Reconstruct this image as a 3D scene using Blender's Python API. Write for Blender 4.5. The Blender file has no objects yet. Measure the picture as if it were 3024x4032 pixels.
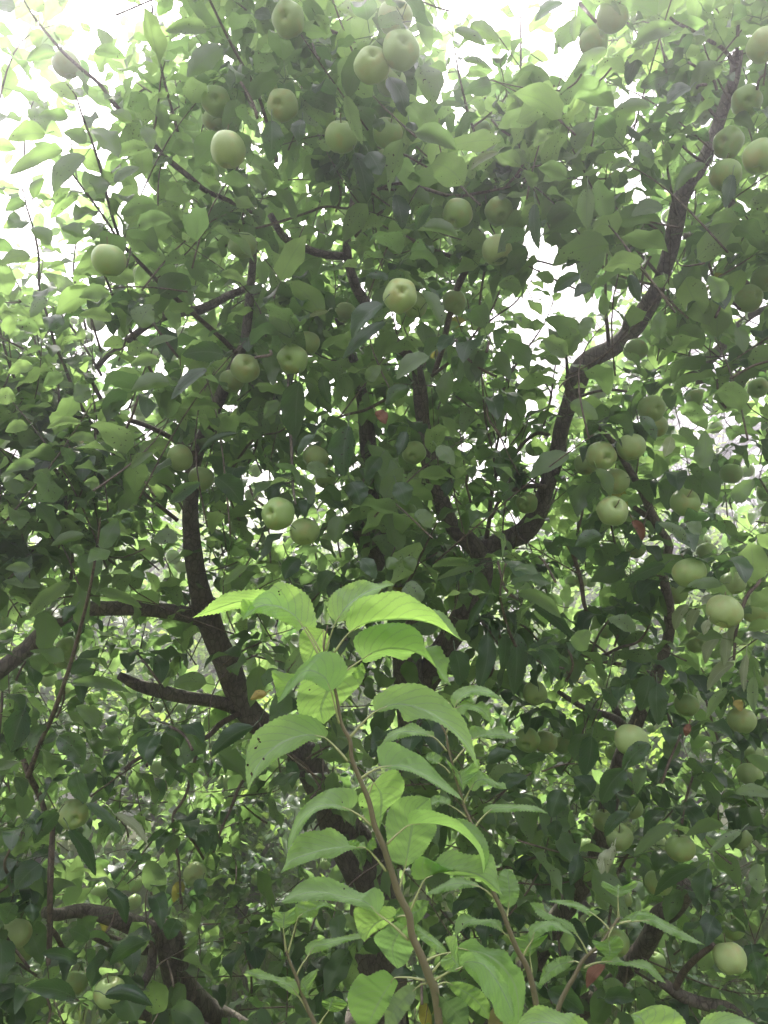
import bpy, math, random
import numpy as np
from mathutils import Vector, Matrix
random.seed(7)
RNG = np.random.default_rng(11)
scene = bpy.context.scene
COL = scene.collection
# ------------------------------------------------------------------ camera
PITCH = math.radians(18.0)
FPX = 2912.0                      # focal length in photo pixels (3024 x 4032)
EYE = np.array([0.0, 0.0, 1.5])
FW = np.array([0.0, math.cos(PITCH), math.sin(PITCH)])
RT = np.array([1.0, 0.0, 0.0])
UP = np.array([0.0, -math.sin(PITCH), math.cos(PITCH)])
cam_data = bpy.data.cameras.new("camera")
cam_data.sensor_fit = 'VERTICAL'
cam_data.sensor_height = 36.0
cam_data.lens = 26.0
cam_data.clip_start = 0.05
cam_data.clip_end = 2000.0
cam = bpy.data.objects.new("camera", cam_data)
COL.objects.link(cam)
cam.location = Vector(EYE)
cam.rotation_euler = (math.radians(90.0) + PITCH, 0.0, 0.0)
scene.camera = cam
# ------------------------------------------------------------------ light
SUN_EL = math.radians(57.0)
SUN_AZ = math.radians(-14.0)      # from +Y towards -X
world = bpy.data.worlds.new("World")
scene.world = world
world.use_nodes = True
wn, wl = world.node_tree.nodes, world.node_tree.links
wn.clear()
sky = wn.new('ShaderNodeTexSky')
sky.sky_type = 'NISHITA'
sky.sun_disc = False
sky.sun_elevation = SUN_EL
sky.sun_rotation = SUN_AZ
sky.air_density = 1.0
sky.dust_density = 6.0
sky.ozone_density = 1.0
# thin bright cloud layer over the blue: the sky of a hazy white day
wmix = wn.new('ShaderNodeMixRGB')
wmix.inputs[0].default_value = 0.80
wmix.inputs[2].default_value = (8.6, 8.1, 8.9, 1)
wbg = wn.new('ShaderNodeBackground')
wbg.inputs[1].default_value = 0.13
wout = wn.new('ShaderNodeOutputWorld')
wl.new(sky.outputs[0], wmix.inputs[1])
wl.new(wmix.outputs[0], wbg.inputs[0])
wl.new(wbg.outputs[0], wout.inputs[0])
sun_data = bpy.data.lights.new("sun", 'SUN')
sun_data.energy = 5.0
sun_data.angle = math.radians(3.0)
sun_data.color = (1.0, 0.95, 0.86)
sun = bpy.data.objects.new("sun", sun_data)
COL.objects.link(sun)
sdir = Vector((math.sin(SUN_AZ) * math.cos(SUN_EL), math.cos(SUN_AZ) * math.cos(SUN_EL), math.sin(SUN_EL)))
sun.location = sdir * 30
sun.rotation_euler = sdir.to_track_quat('Z', 'Y').to_euler()
vs = scene.view_settings
vs.view_transform = 'Standard'
vs.look = 'None'
vs.exposure = 2.6
vs.gamma = 1.0
scene.cycles.max_bounces = 8
scene.cycles.diffuse_bounces = 4
scene.cycles.transmission_bounces = 6
scene.cycles.volume_bounces = 0
scene.cycles.use_denoising = True

VEIL_DENSITY = 0.068
# ------------------------------------------------------------------ helpers
def P(px, py, d):
    return EYE + d * (FW + (px - 1512.0) / FPX * RT - (py - 2016.0) / FPX * UP)

def PA(px, py, d):
    px, py, d = np.asarray(px, float), np.asarray(py, float), np.asarray(d, float)
    return EYE + d[..., None] * (FW + ((px - 1512.0) / FPX)[..., None] * RT - ((py - 2016.0) / FPX)[..., None] * UP)

def project(pts):
    q = pts - EYE
    d = q @ FW
    dd = np.where(np.abs(d) < 1e-4, 1e-4, d)
    return 1512.0 + FPX * (q @ RT) / dd, 2016.0 - FPX * (q @ UP) / dd, d

def norm(a):
    return a / np.maximum(np.linalg.norm(a, axis=-1, keepdims=True), 1e-9)

def tag(o, label=None, cat=None, group=None, kind=None):
    if label: o['label'] = label
    if cat: o['category'] = cat
    if group: o['group'] = group
    if kind: o['kind'] = kind
    return o

def empty(name, loc):
    o = bpy.data.objects.new(name, None)
    COL.objects.link(o)
    o.location = Vector(loc)
    o.empty_display_size = 0.1
    return o

def mesh_obj(name, V, F4, mat, parent=None, uv=None, rnd=None, smooth=True, F3=None):
    """V (n,3) world coordinates; F4 (m,4) quads; optional F3 triangles; uv (n,2) and rnd (n,) per vertex."""
    V = np.asarray(V, float)
    off = np.zeros(3)
    if parent is not None:
        off = np.array(parent.matrix_world.translation) if parent.parent is None else np.array(parent['_origin'])
        if parent.parent is None:
            off = np.array(parent.location)
    me = bpy.data.meshes.new(name)
    Vl = V - off
    F4 = np.asarray(F4, np.int32).reshape(-1, 4)
    F3 = np.zeros((0, 3), np.int32) if F3 is None else np.asarray(F3, np.int32).reshape(-1, 3)
    idx = np.concatenate([F4.ravel(), F3.ravel()])
    me.vertices.add(len(Vl)); me.vertices.foreach_set('co', Vl.astype(np.float32).ravel())
    me.loops.add(len(idx)); me.loops.foreach_set('vertex_index', idx)
    nf = len(F4) + len(F3)
    me.polygons.add(nf)
    starts = np.concatenate([np.arange(len(F4)) * 4, len(F4) * 4 + np.arange(len(F3)) * 3]).astype(np.int32)
    me.polygons.foreach_set('loop_start', starts)
    if smooth:
        me.polygons.foreach_set('use_smooth', np.ones(nf, bool))
    if uv is not None:
        l = me.uv_layers.new(name='UVMap')
        l.data.foreach_set('uv', np.asarray(uv, np.float32)[idx].ravel())
    if rnd is not None:
        a = me.attributes.new('rnd', 'FLOAT', 'POINT')
        a.data.foreach_set('value', np.asarray(rnd, np.float32))
    me.update(); me.validate()
    me.materials.append(mat)
    o = bpy.data.objects.new(name, me)
    COL.objects.link(o)
    if parent is not None:
        o.parent = parent
        o['_origin'] = [float(x) for x in off]
    return o

def strip_origins():
    for o in bpy.data.objects:
        if '_origin' in o: del o['_origin']

def catmull(pts, n):
    """smooth curve through pts (k,c), sampled n points by length of the control polygon"""
    pts = np.asarray(pts, float)
    k = len(pts)
    if k == 1: return np.repeat(pts, n, 0)
    seg = np.linalg.norm(np.diff(pts[:, :3], axis=0), axis=1) + 1e-6
    T = np.concatenate([[0], np.cumsum(seg)]); T /= T[-1]
    ext = np.vstack([2 * pts[0] - pts[1], pts, 2 * pts[-1] - pts[-2]])
    out = []
    for t in np.linspace(0, 1, n):
        i = min(max(np.searchsorted(T, t, side='right') - 1, 0), k - 2)
        u = (t - T[i]) / (T[i + 1] - T[i])
        p0, p1, p2, p3 = ext[i], ext[i + 1], ext[i + 2], ext[i + 3]
        out.append(0.5 * ((2 * p1) + (-p0 + p2) * u + (2 * p0 - 5 * p1 + 4 * p2 - p3) * u * u + (-p0 + 3 * p1 - 3 * p2 + p3) * u ** 3))
    return np.array(out)

def tube(C, R, sides=8, knob=0.0, cap=True, seed=0):
    """tube round centre line C (n,3) with radius R (n,)"""
    C = np.asarray(C, float); R = np.asarray(R, float)
    n = len(C)
    T = norm(np.gradient(C, axis=0))
    ref = np.array([0.31, 0.87, 0.12])
    A = norm(np.cross(T, ref)); B = np.cross(T, A)
    ang = np.linspace(0, 2 * math.pi, sides, endpoint=False)
    rr = R[:, None] * np.ones(sides)
    if knob > 0:
        g = np.random.default_rng(seed)
        k = np.zeros((n, sides))
        s = np.cumsum(np.r_[0, np.linalg.norm(np.diff(C, axis=0), axis=1)])
        for _ in range(7):
            f = g.uniform(6, 40); m = g.integers(0, 4)
            k += g.uniform(.3, 1) * np.sin(s[:, None] * f + ang[None] * m + g.uniform(0, 6.28))
        rr = rr * (1 + knob * k / 3.0)
    V = C[:, None] + rr[..., None] * (np.cos(ang)[None, :, None] * A[:, None] + np.sin(ang)[None, :, None] * B[:, None])
    V = V.reshape(-1, 3)
    i = np.arange(n - 1)[:, None] * sides; j = np.arange(sides)[None]; j2 = (j + 1) % sides
    F = np.stack([i + j, i + j2, i + sides + j2, i + sides + j], -1).reshape(-1, 4)
    F3 = []
    if cap:
        V = np.vstack([V, C[0], C[-1]])
        a, b = len(V) - 2, len(V) - 1
        for q in range(sides):
            F3.append((a, (q + 1) % sides, q)); F3.append((b, (n - 1) * sides + q, (n - 1) * sides + (q + 1) % sides))
    return V, F, np.array(F3, int).reshape(-1, 3)

class Acc:
    def __init__(s): s.V, s.F, s.F3, s.uv, s.r, s.n = [], [], [], [], [], 0
    def add(s, V, F, F3=None, uv=None, r=None):
        V = np.asarray(V).reshape(-1, 3)
        s.V.append(V); s.F.append(np.asarray(F, int).reshape(-1, 4) + s.n)
        s.F3.append((np.zeros((0, 3), int) if F3 is None else np.asarray(F3, int).reshape(-1, 3)) + s.n)
        s.uv.append(np.full((len(V), 2), .5) if uv is None else np.asarray(uv).reshape(-1, 2))
        s.r.append(np.zeros(len(V)) if r is None else np.broadcast_to(np.asarray(r, float), (len(V),)))
        s.n += len(V)
    def obj(s, name, mat, parent=None, **k):
        return mesh_obj(name, np.vstack(s.V), np.vstack(s.F), mat, parent, np.vstack(s.uv), np.concatenate(s.r), F3=np.vstack(s.F3), **k)

# ------------------------------------------------------------------ materials
def nodes_of(name):
    m = bpy.data.materials.new(name)
    m.use_nodes = True
    n, l = m.node_tree.nodes, m.node_tree.links
    n.clear()
    return m, n, l

def mth(n, l, op, a, b=None, c=None, clamp=False):
    q = n.new('ShaderNodeMath'); q.operation = op; q.use_clamp = clamp
    for i, v in enumerate((a, b, c)):
        if v is None: continue
        if isinstance(v, (int, float)): q.inputs[i].default_value = v
        else: l.new(v, q.inputs[i])
    return q.outputs[0]

def mix(n, l, f, a, b, mode='MIX'):
    q = n.new('ShaderNodeMixRGB'); q.blend_type = mode
    for i, v in enumerate((f, a, b)):
        if isinstance(v, (int, float)): q.inputs[i].default_value = v
        elif isinstance(v, tuple): q.inputs[i].default_value = (*v, 1)
        else: l.new(v, q.inputs[i])
    return q.outputs[0]

def leaf_material(name, top0, top1, under, trans0, trans1, tmix=0.42, rough=0.42, spots=0.25, vein=0.5, bump=0.25):
    m, n, l = nodes_of(name)
    uvn = n.new('ShaderNodeUVMap')
    sep = n.new('ShaderNodeSeparateXYZ'); l.new(uvn.outputs[0], sep.inputs[0])
    across = mth(n, l, 'ABSOLUTE', mth(n, l, 'SUBTRACT', sep.outputs[0], 0.5))
    at = n.new('ShaderNodeAttribute'); at.attribute_name = 'rnd'
    rnd = at.outputs['Fac']
    geo = n.new('ShaderNodeNewGeometry')
    # midrib and side veins
    mid = mth(n, l, 'LESS_THAN', across, 0.026)
    ph = mth(n, l, 'SUBTRACT', mth(n, l, 'MULTIPLY', sep.outputs[1], 9.0), mth(n, l, 'MULTIPLY', across, 7.0))
    fr = mth(n, l, 'ABSOLUTE', mth(n, l, 'SUBTRACT', mth(n, l, 'FRACT', ph), 0.5))
    side = mth(n, l, 'LESS_THAN', fr, 0.07)
    veins = mth(n, l, 'MULTIPLY', mth(n, l, 'MAXIMUM', mid, mth(n, l, 'MULTIPLY', side, 0.55)), vein)
    tc = n.new('ShaderNodeTexCoord')
    nz = n.new('ShaderNodeTexNoise'); nz.inputs['Scale'].default_value = 34; nz.inputs['Detail'].default_value = 3
    l.new(tc.outputs['Object'], nz.inputs['Vector'])
    c_top = mix(n, l, rnd, top0, top1)
    c_top = mix(n, l, mth(n, l, 'MULTIPLY', nz.outputs[0], 0.45), c_top, tuple(x * 0.45 for x in top0))
    c_un = mix(n, l, mth(n, l, 'MULTIPLY', nz.outputs[0], 0.3), under, top1)
    c_s = mix(n, l, geo.outputs['Backfacing'], c_top, c_un)
    c_s = mix(n, l, veins, c_s, tuple(min(1, x * 1.7 + .03) for x in under))
    c_t = mix(n, l, rnd, trans0, trans1)
    c_t = mix(n, l, mth(n, l, 'MULTIPLY', veins, 0.8, None, True), c_t, tuple(x * 0.35 for x in trans0))
    # a few yellowed leaves, scab spots on some
    yel = mth(n, l, 'GREATER_THAN', rnd, 0.992)
    c_s = mix(n, l, yel, c_s, (0.26, 0.24, 0.06)); c_t = mix(n, l, yel, c_t, (0.42, 0.40, 0.07))
    vo = n.new('ShaderNodeTexNoise'); vo.inputs['Scale'].default_value = 190; vo.inputs['Detail'].default_value = 1
    l.new(tc.outputs['Object'], vo.inputs['Vector'])
    patch = n.new('ShaderNodeTexNoise'); patch.inputs['Scale'].default_value = 9
    l.new(tc.outputs['Object'], patch.inputs['Vector'])
    sp = mth(n, l, 'MULTIPLY', mth(n, l, 'GREATER_THAN', vo.outputs[0], 0.70), mth(n, l, 'GREATER_THAN', patch.outputs[0], 0.80 - spots))
    c_s = mix(n, l, sp, c_s, (0.05, 0.028, 0.015)); c_t = mix(n, l, sp, c_t, (0.03, 0.02, 0.01))
    bs = n.new('ShaderNodeBsdfPrincipled')
    l.new(c_s, bs.inputs['Base Color'])
    l.new(mth(n, l, 'ADD', rough, mth(n, l, 'MULTIPLY', geo.outputs['Backfacing'], 0.3)), bs.inputs['Roughness'])
    bs.inputs['Specular IOR Level'].default_value = 0.45
    bp = n.new('ShaderNodeBump'); bp.inputs['Strength'].default_value = bump; bp.inputs['Distance'].default_value = 0.004
    hh = mth(n, l, 'SUBTRACT', mth(n, l, 'MULTIPLY', nz.outputs[0], 0.8), mth(n, l, 'MULTIPLY', mth(n, l, 'ADD', mid, side), 0.5))
    l.new(hh, bp.inputs['Height']); l.new(bp.outputs[0], bs.inputs['Normal'])
    tr = n.new('ShaderNodeBsdfTranslucent'); l.new(c_t, tr.inputs[0])
    ms = n.new('ShaderNodeMixShader'); ms.inputs[0].default_value = tmix
    l.new(bs.outputs[0], ms.inputs[1]); l.new(tr.outputs[0], ms.inputs[2])
    o = n.new('ShaderNodeOutputMaterial'); l.new(ms.outputs[0], o.inputs[0])
    return m

def bark_material(name, a, b, scale=22.0, bump=0.6):
    m, n, l = nodes_of(name)
    tc = n.new('ShaderNodeTexCoord')
    n1 = n.new('ShaderNodeTexNoise'); n1.inputs['Scale'].default_value = scale; n1.inputs['Detail'].default_value = 8
    n1.inputs['Roughness'].default_value = 0.7
    l.new(tc.outputs['Object'], n1.inputs['Vector'])
    mp = n.new('ShaderNodeMapping'); mp.inputs['Scale'].default_value = (60, 60, 14)
    l.new(tc.outputs['Object'], mp.inputs[0])
    n2 = n.new('ShaderNodeTexNoise'); n2.inputs['Scale'].default_value = 1.6; n2.inputs['Detail'].default_value = 5
    l.new(mp.outputs[0], n2.inputs['Vector'])
    n3 = n.new('ShaderNodeTexVoronoi'); n3.inputs['Scale'].default_value = 120
    l.new(tc.outputs['Object'], n3.inputs['Vector'])
    f = mth(n, l, 'ADD', mth(n, l, 'MULTIPLY', n1.outputs[0], 0.6), mth(n, l, 'MULTIPLY', n2.outputs[0], 0.5))
    rp = n.new('ShaderNodeValToRGB')
    rp.color_ramp.elements[0].position = 0.38; rp.color_ramp.elements[0].color = (*a, 1)
    rp.color_ramp.elements[1].position = 0.72; rp.color_ramp.elements[1].color = (*b, 1)
    l.new(f, rp.inputs[0])
    pale = mth(n, l, 'LESS_THAN', n3.outputs[0], 0.16)
    c = mix(n, l, mth(n, l, 'MULTIPLY', pale, 0.5), rp.outputs[0], tuple(min(1, x * 1.7) for x in b))
    li = n.new('ShaderNodeTexNoise'); li.inputs['Scale'].default_value = 17; li.inputs['Detail'].default_value = 7; li.inputs['Roughness'].default_value = .75
    l.new(tc.outputs['Object'], li.inputs['Vector'])
    lf = mth(n, l, 'MULTIPLY', mth(n, l, 'SUBTRACT', li.outputs[0], 0.56, None, True), 9.0, None, True)
    c = mix(n, l, mth(n, l, 'MULTIPLY', lf, 0.7), c, (0.23, 0.25, 0.18))
    cr = n.new('ShaderNodeTexVoronoi'); cr.feature = 'DISTANCE_TO_EDGE'; cr.inputs['Scale'].default_value = 1.0
    mp2 = n.new('ShaderNodeMapping'); mp2.inputs['Scale'].default_value = (55, 55, 26); l.new(tc.outputs['Object'], mp2.inputs[0]); l.new(mp2.outputs[0], cr.inputs['Vector'])
    crack = mth(n, l, 'LESS_THAN', cr.outputs[0], 0.05)
    c = mix(n, l, mth(n, l, 'MULTIPLY', crack, 0.55), c, (0.03, 0.024, 0.02))
    f = mth(n, l, 'SUBTRACT', f, mth(n, l, 'MULTIPLY', crack, 0.5))
    bs = n.new('ShaderNodeBsdfPrincipled'); l.new(c, bs.inputs['Base Color'])
    bs.inputs['Roughness'].default_value = 0.85
    bp = n.new('ShaderNodeBump'); bp.inputs['Strength'].default_value = bump; bp.inputs['Distance'].default_value = 0.006
    l.new(f, bp.inputs['Height']); l.new(bp.outputs[0], bs.inputs['Normal'])
    o = n.new('ShaderNodeOutputMaterial'); l.new(bs.outputs[0], o.inputs[0])
    return m

def plain(name, col, rough=0.7, col2=None, scale=40):
    m, n, l = nodes_of(name)
    bs = n.new('ShaderNodeBsdfPrincipled'); bs.inputs['Roughness'].default_value = rough
    tc = n.new('ShaderNodeTexCoord'); nz = n.new('ShaderNodeTexNoise'); nz.inputs['Scale'].default_value = scale
    nz.inputs['Detail'].default_value = 4
    l.new(tc.outputs['Object'], nz.inputs['Vector'])
    l.new(mix(n, l, nz.outputs[0], col, col2 or tuple(x * 1.5 for x in col)), bs.inputs['Base Color'])
    o = n.new('ShaderNodeOutputMaterial'); l.new(bs.outputs[0], o.inputs[0])
    return m

def apple_material():
    m, n, l = nodes_of('green_apple_skin')
    tc = n.new('ShaderNodeTexCoord')
    oi = n.new('ShaderNodeObjectInfo')
    nz = n.new('ShaderNodeTexNoise'); nz.inputs['Scale'].default_value = 2.2; nz.inputs['Detail'].default_value = 3
    l.new(tc.outputs['Object'], nz.inputs['Vector'])
    c = mix(n, l, oi.outputs['Random'], (0.30, 0.45, 0.17), (0.44, 0.55, 0.26))
    c = mix(n, l, mth(n, l, 'MULTIPLY', nz.outputs[0], 0.5), c, (0.24, 0.38, 0.09))
    vo = n.new('ShaderNodeTexVoronoi'); vo.inputs['Scale'].default_value = 9.0
    l.new(tc.outputs['Object'], vo.inputs['Vector'])
    dots = mth(n, l, 'LESS_THAN', vo.outputs[0], 0.07)
    c = mix(n, l, mth(n, l, 'MULTIPLY', dots, 0.8), c, (0.60, 0.66, 0.34))
    n2 = n.new('ShaderNodeTexNoise'); n2.inputs['Scale'].default_value = 1.1
    mp = n.new('ShaderNodeVectorMath'); mp.operation = 'ADD'; l.new(tc.outputs['Object'], mp.inputs[0])
    cv = n.new('ShaderNodeCombineXYZ'); l.new(mth(n, l, 'MULTIPLY', oi.outputs['Random'], 40), cv.inputs[0]); l.new(cv.outputs[0], mp.inputs[1])
    l.new(mp.outputs[0], n2.inputs['Vector'])
    c = mix(n, l, mth(n, l, 'MULTIPLY', mth(n, l, 'MULTIPLY', mth(n, l, 'SUBTRACT', n2.outputs[0], 0.52, None, True), 4.0, None, True), 0.55), c, (0.42, 0.34, 0.12))
    sp = n.new('ShaderNodeSeparateXYZ'); l.new(tc.outputs['Object'], sp.inputs[0])
    bs = n.new('ShaderNodeBsdfPrincipled'); l.new(c, bs.inputs['Base Color'])
    bs.inputs['Roughness'].default_value = 0.40
    bs.inputs['Specular IOR Level'].default_value = 0.35
    bs.inputs['Subsurface Weight'].default_value = 0.25
    bs.inputs['Subsurface Radius'].default_value = (0.5, 0.6, 0.15)
    bs.inputs['Subsurface Scale'].default_value = 0.012
    o = n.new('ShaderNodeOutputMaterial'); l.new(bs.outputs[0], o.inputs[0])
    return m

M_LEAF = leaf_material('apple_leaf', (0.050, 0.092, 0.045), (0.085, 0.145, 0.060), (0.155, 0.210, 0.130),
                       (0.26, 0.45, 0.13), (0.42, 0.64, 0.18), tmix=0.50, rough=0.34)
M_LEAFDARK = leaf_material('dark_apple_leaf', (0.036, 0.072, 0.040), (0.060, 0.115, 0.052), (0.130, 0.180, 0.115),
                       (0.13, 0.28, 0.07), (0.24, 0.42, 0.10), tmix=0.40, rough=0.32)  # darker, less translucent variant of the leaf colours
M_YOUNG = leaf_material('young_leaf', (0.10, 0.18, 0.065), (0.15, 0.26, 0.09), (0.23, 0.34, 0.17),
                        (0.34, 0.64, 0.15), (0.58, 0.94, 0.17), tmix=0.57, rough=0.5, spots=0.19, vein=1.1, bump=1.0)
M_PALE = leaf_material('pale_downy_leaf', (0.10, 0.15, 0.08), (0.14, 0.19, 0.10), (0.33, 0.38, 0.25), (0.30, 0.42, 0.18), (0.36, 0.48, 0.20), tmix=0.3, rough=0.6, vein=0.6)
M_RED = leaf_material('dead_red_leaf', (0.12, 0.05, 0.03), (0.17, 0.075, 0.04), (0.18, 0.10, 0.06), (0.18, 0.06, 0.03), (0.26, 0.10, 0.04), tmix=0.3, rough=0.6)
M_YELLOW = leaf_material('yellowed_leaf', (0.30, 0.25, 0.05), (0.36, 0.29, 0.07), (0.34, 0.29, 0.10), (0.5, 0.42, 0.07), (0.55, 0.45, 0.08), tmix=0.45, rough=0.5, spots=.35)
M_FAR = leaf_material('far_leaf', (0.045, 0.10, 0.03), (0.085, 0.16, 0.045), (0.13, 0.19, 0.09),
                      (0.25, 0.44, 0.08), (0.44, 0.62, 0.12), tmix=0.5, rough=0.5, spots=0.0, vein=0.0, bump=0.0)
M_BARK = bark_material('apple_bark', (0.075, 0.066, 0.056), (0.27, 0.24, 0.20), 26, 0.9)
M_TWIG = bark_material('twig_bark', (0.085, 0.068, 0.052), (0.20, 0.165, 0.125), 60, 0.3)
M_GREENSTEM = plain('green_stem', (0.125, 0.135, 0.065), 0.6, (0.165, 0.13, 0.085), 30)
M_PETIOLE = plain('petiole_skin', (0.28, 0.34, 0.13), 0.55, (0.36, 0.38, 0.19))
M_APPLE = apple_material()
M_CALYX = plain('dry_calyx', (0.045, 0.035, 0.022), 0.9, (0.10, 0.08, 0.05), 300)
M_STEM = plain('apple_stalk', (0.13, 0.12, 0.06), 0.8)
# ------------------------------------------------------------------ traced leaves of the foreground shoots
def resample(pts, n):
    return catmull(np.asarray(pts, float), n)

def traced_leaf(parent, d0, base, tip, mid, A, B, zA=-30, zB=30, zt=0, arch=0, pet=None, pw=9, under=True, rn=0.5, mat=None, nu=56, label=None):
    """base, tip, mid, A, B in photo pixels; z values in pixels of depth (away from the camera positive)."""
    z0 = base[2] if len(base) > 2 else 0.0
    M = resample([base[:2]] + list(mid) + [tip[:2]], nu + 1)
    EA = resample([base[:2]] + list(A) + [tip[:2]], nu + 1)
    EB = resample([base[:2]] + list(B) + [tip[:2]], nu + 1)
    t = np.linspace(0, 1, nu + 1)
    zm = z0 + zt * t + arch * np.sin(math.pi * t)
    env = np.sin(math.pi * np.clip(t, 0, 1)) ** 0.75
    g = np.random.default_rng(int(base[0] * 7 + base[1]))
    rows = []
    nv = 5
    def saw(E):
        d = np.gradient(E, axis=0); nn = norm(np.stack([d[:, 1], -d[:, 0]], -1))
        out = norm(E - M + 1e-3)
        s = (np.arange(nu + 1) % 2) * 2.0 - 0.5
        return E + out * (s * 2.6 * np.minimum(1, env * 2))[:, None]
    EA, EB = saw(EA), saw(EB)
    ph = g.uniform(0, 6.28, 4)
    for E, zE, sgn in ((EA, zA, 0), (EB, zB, 2)):
        for k in range(1, nv + 1):
            s = k / nv
            q = M + (E - M) * s
            bulge = math.sin(math.pi * s) * 0.16 * zE * env
            ripple = 8.0 * s * np.sin(t * 15 + ph[sgn]) * env + 4 * s * s * np.sin(t * 34 + ph[sgn + 1]) * env
            puff = 1.6 * np.sin(t * 9 * 6.283 - s * 4.0) * math.sin(math.pi * s) * env
            z = zm + zE * env * s + bulge + ripple + puff
            rows.append(np.column_stack([q, z]))
    rA, rB = rows[:nv][::-1], rows[nv:]
    grid = np.stack(rA + [np.column_stack([M, zm])] + rB, 1)          # (nu+1, 2nv+1, 3)
    x, y, z = grid[..., 0], grid[..., 1], grid[..., 2]
    W = PA(x, y, d0 + z * d0 / FPX)
    nc = 2 * nv + 1
    uv = np.stack(np.broadcast_arrays(np.linspace(0, 1, nc)[None], t[:, None]), -1)
    i = np.arange(nu)[:, None] * nc; j = np.arange(nc - 1)[None]
    F = np.stack([i + j, i + j + 1, i + nc + j + 1, i + nc + j], -1).reshape(-1, 4)
    # which side does the broad half show?
    c = nu // 2
    a = W[c, nv] - W[c, 0]; b = W[c + 2, 2] - W[c - 2, 2]
    nrm = np.cross(a, b)
    facing = np.dot(nrm, EYE - W[c, 2]) > 0
    if facing == under: F = F[:, ::-1]
    o = mesh_obj('leaf', W.reshape(-1, 3), F, mat or M_YOUNG, parent, uv.reshape(-1, 2), np.full(W.shape[0] * W.shape[1], rn))
    if label: o['label'] = label
    if pet is not None:
        pz = pet[2] if len(pet) > 2 else 0.0
        a3 = P(base[0], base[1], d0 + z0 * d0 / FPX); b3 = P(pet[0], pet[1], d0 + pz * d0 / FPX)
        m3 = (a3 + b3) / 2 + np.array([0, 0, 0.0012])
        pre = W[6, nv]
        C = catmull([pre, a3, m3, b3], 14)
        R = np.linspace(0.32, 1.0, 14) * pw * 0.5 * d0 / FPX
        V, Fq, F3 = tube(C, R, 8, cap=True)
        mesh_obj('petiole', V, Fq, M_PETIOLE, o, F3=F3)
    return o

def stem_part(parent, name, pts, d0, mat):
    """pts (x, y, width px, z px)"""
    pts = np.array(pts, float)
    k = catmull(pts, len(pts) * 7)
    C = PA(k[:, 0], k[:, 1], d0 + k[:, 3] * d0 / FPX)
    R = np.maximum(k[:, 2], 3) * 0.43 * d0 / FPX
    V, F, F3 = tube(C, R, 14, knob=0.06, seed=len(pts))
    return mesh_obj(name, V, F, mat, parent, F3=F3)

# --- the tall shoot in front of everything
D1 = 0.70
S1 = empty('leafy_shoot', P(1728, 4040, D1))
tag(S1, 'large bright green upright shoot in the centre foreground, nearest to the camera', 'shoot', 'young shoots in the foreground')
stem_part(S1, 'stem', [(1290, 2462, 6, 6), (1275, 2557, 9, 6), (1292, 2640, 11, 6), (1320, 2718, 14, 4), (1345, 2849, 16, 2), (1378, 2915, 19, 0), (1385, 2985, 19, 0),
    (1417, 3068, 21, 0), (1454, 3159, 23, 0), (1475, 3249, 25, 0), (1511, 3335, 27, 0), (1546, 3446, 29, 0), (1572, 3526, 31, 0), (1610, 3602, 33, 0),
    (1622, 3682, 33, 0), (1656, 3758, 35, 0), (1690, 3847, 39, 0), (1711, 3897, 40, 0), (1728, 4024, 36, 0), (1740, 4200, 38, 0)], D1, M_GREENSTEM)
L = lambda *a, **k: traced_leaf(S1, D1, *a, **k)
L((1190, 2450, 40), (759, 2433), [(1120, 2385), (1040, 2362), (930, 2372), (830, 2406)], [(1130, 2350), (1051, 2326), (1000, 2322), (935, 2328), (885, 2339), (838, 2369), (801, 2402)],
  [(1130, 2430), (1040, 2402), (943, 2395), (863, 2413), (800, 2424)], -20, 40, 20, 20, (1262, 2565, 10), 9, rn=.7)
L((1192, 2467), (953, 2445), [(1160, 2424), (1102, 2391), (1037, 2384), (993, 2405)], [(1243, 2467), (1234, 2395), (1210, 2344), (1156, 2308), (1094, 2293), (1058, 2322), (1011, 2351), (975, 2400)],
  [(1170, 2485), (1149, 2463), (1066, 2427), (1022, 2413), (985, 2420)], 45, -12, -30, 0, (1252, 2575, 0), 11, rn=.95)
L((1275, 2478, 30), (1203, 2622), [(1245, 2530), (1225, 2580)], [(1215, 2470), (1180, 2503), (1183, 2570), (1195, 2606)], [(1292, 2505), (1290, 2560), (1245, 2610)], 10, 20, 10, 0, (1272, 2550, 8), 8, rn=.9)
L((1322, 2450), (1552, 2301), [(1358, 2398), (1409, 2355), (1470, 2320)], [(1291, 2410), (1303, 2347), (1354, 2309), (1421, 2284), (1459, 2292), (1493, 2300), (1523, 2286)],
  [(1362, 2440), (1372, 2405), (1405, 2366), (1476, 2347), (1505, 2318)], 30, -30, 40, 0, (1282, 2562, 4), 9, rn=.95)
L((1377, 2490), (1829, 2528), [(1443, 2455), (1577, 2440), (1683, 2452), (1759, 2486)], [(1362, 2440), (1405, 2364), (1493, 2339), (1552, 2328), (1611, 2343), (1662, 2377), (1708, 2406), (1746, 2448), (1788, 2499)],
  [(1410, 2474), (1480, 2440), (1577, 2418), (1660, 2398), (1712, 2402), (1750, 2418), (1790, 2472), (1808, 2508)], -45, 75, 10, 0, (1316, 2571, 4), 11, rn=.7)
L((1426, 2596), (1778, 2701), [(1468, 2571), (1535, 2554), (1611, 2562), (1670, 2588), (1717, 2630)], [(1396, 2545), (1396, 2512), (1430, 2482), (1485, 2461), (1561, 2453), (1620, 2465), (1662, 2503), (1668, 2537), (1696, 2583), (1717, 2625), (1734, 2672)],
  [(1434, 2609), (1476, 2600), (1527, 2581), (1590, 2598), (1640, 2565), (1725, 2543), (1750, 2583), (1769, 2596), (1761, 2632), (1763, 2672)], -40, 55, 0, 0, (1308, 2692, 2), 11, rn=.35)
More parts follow.
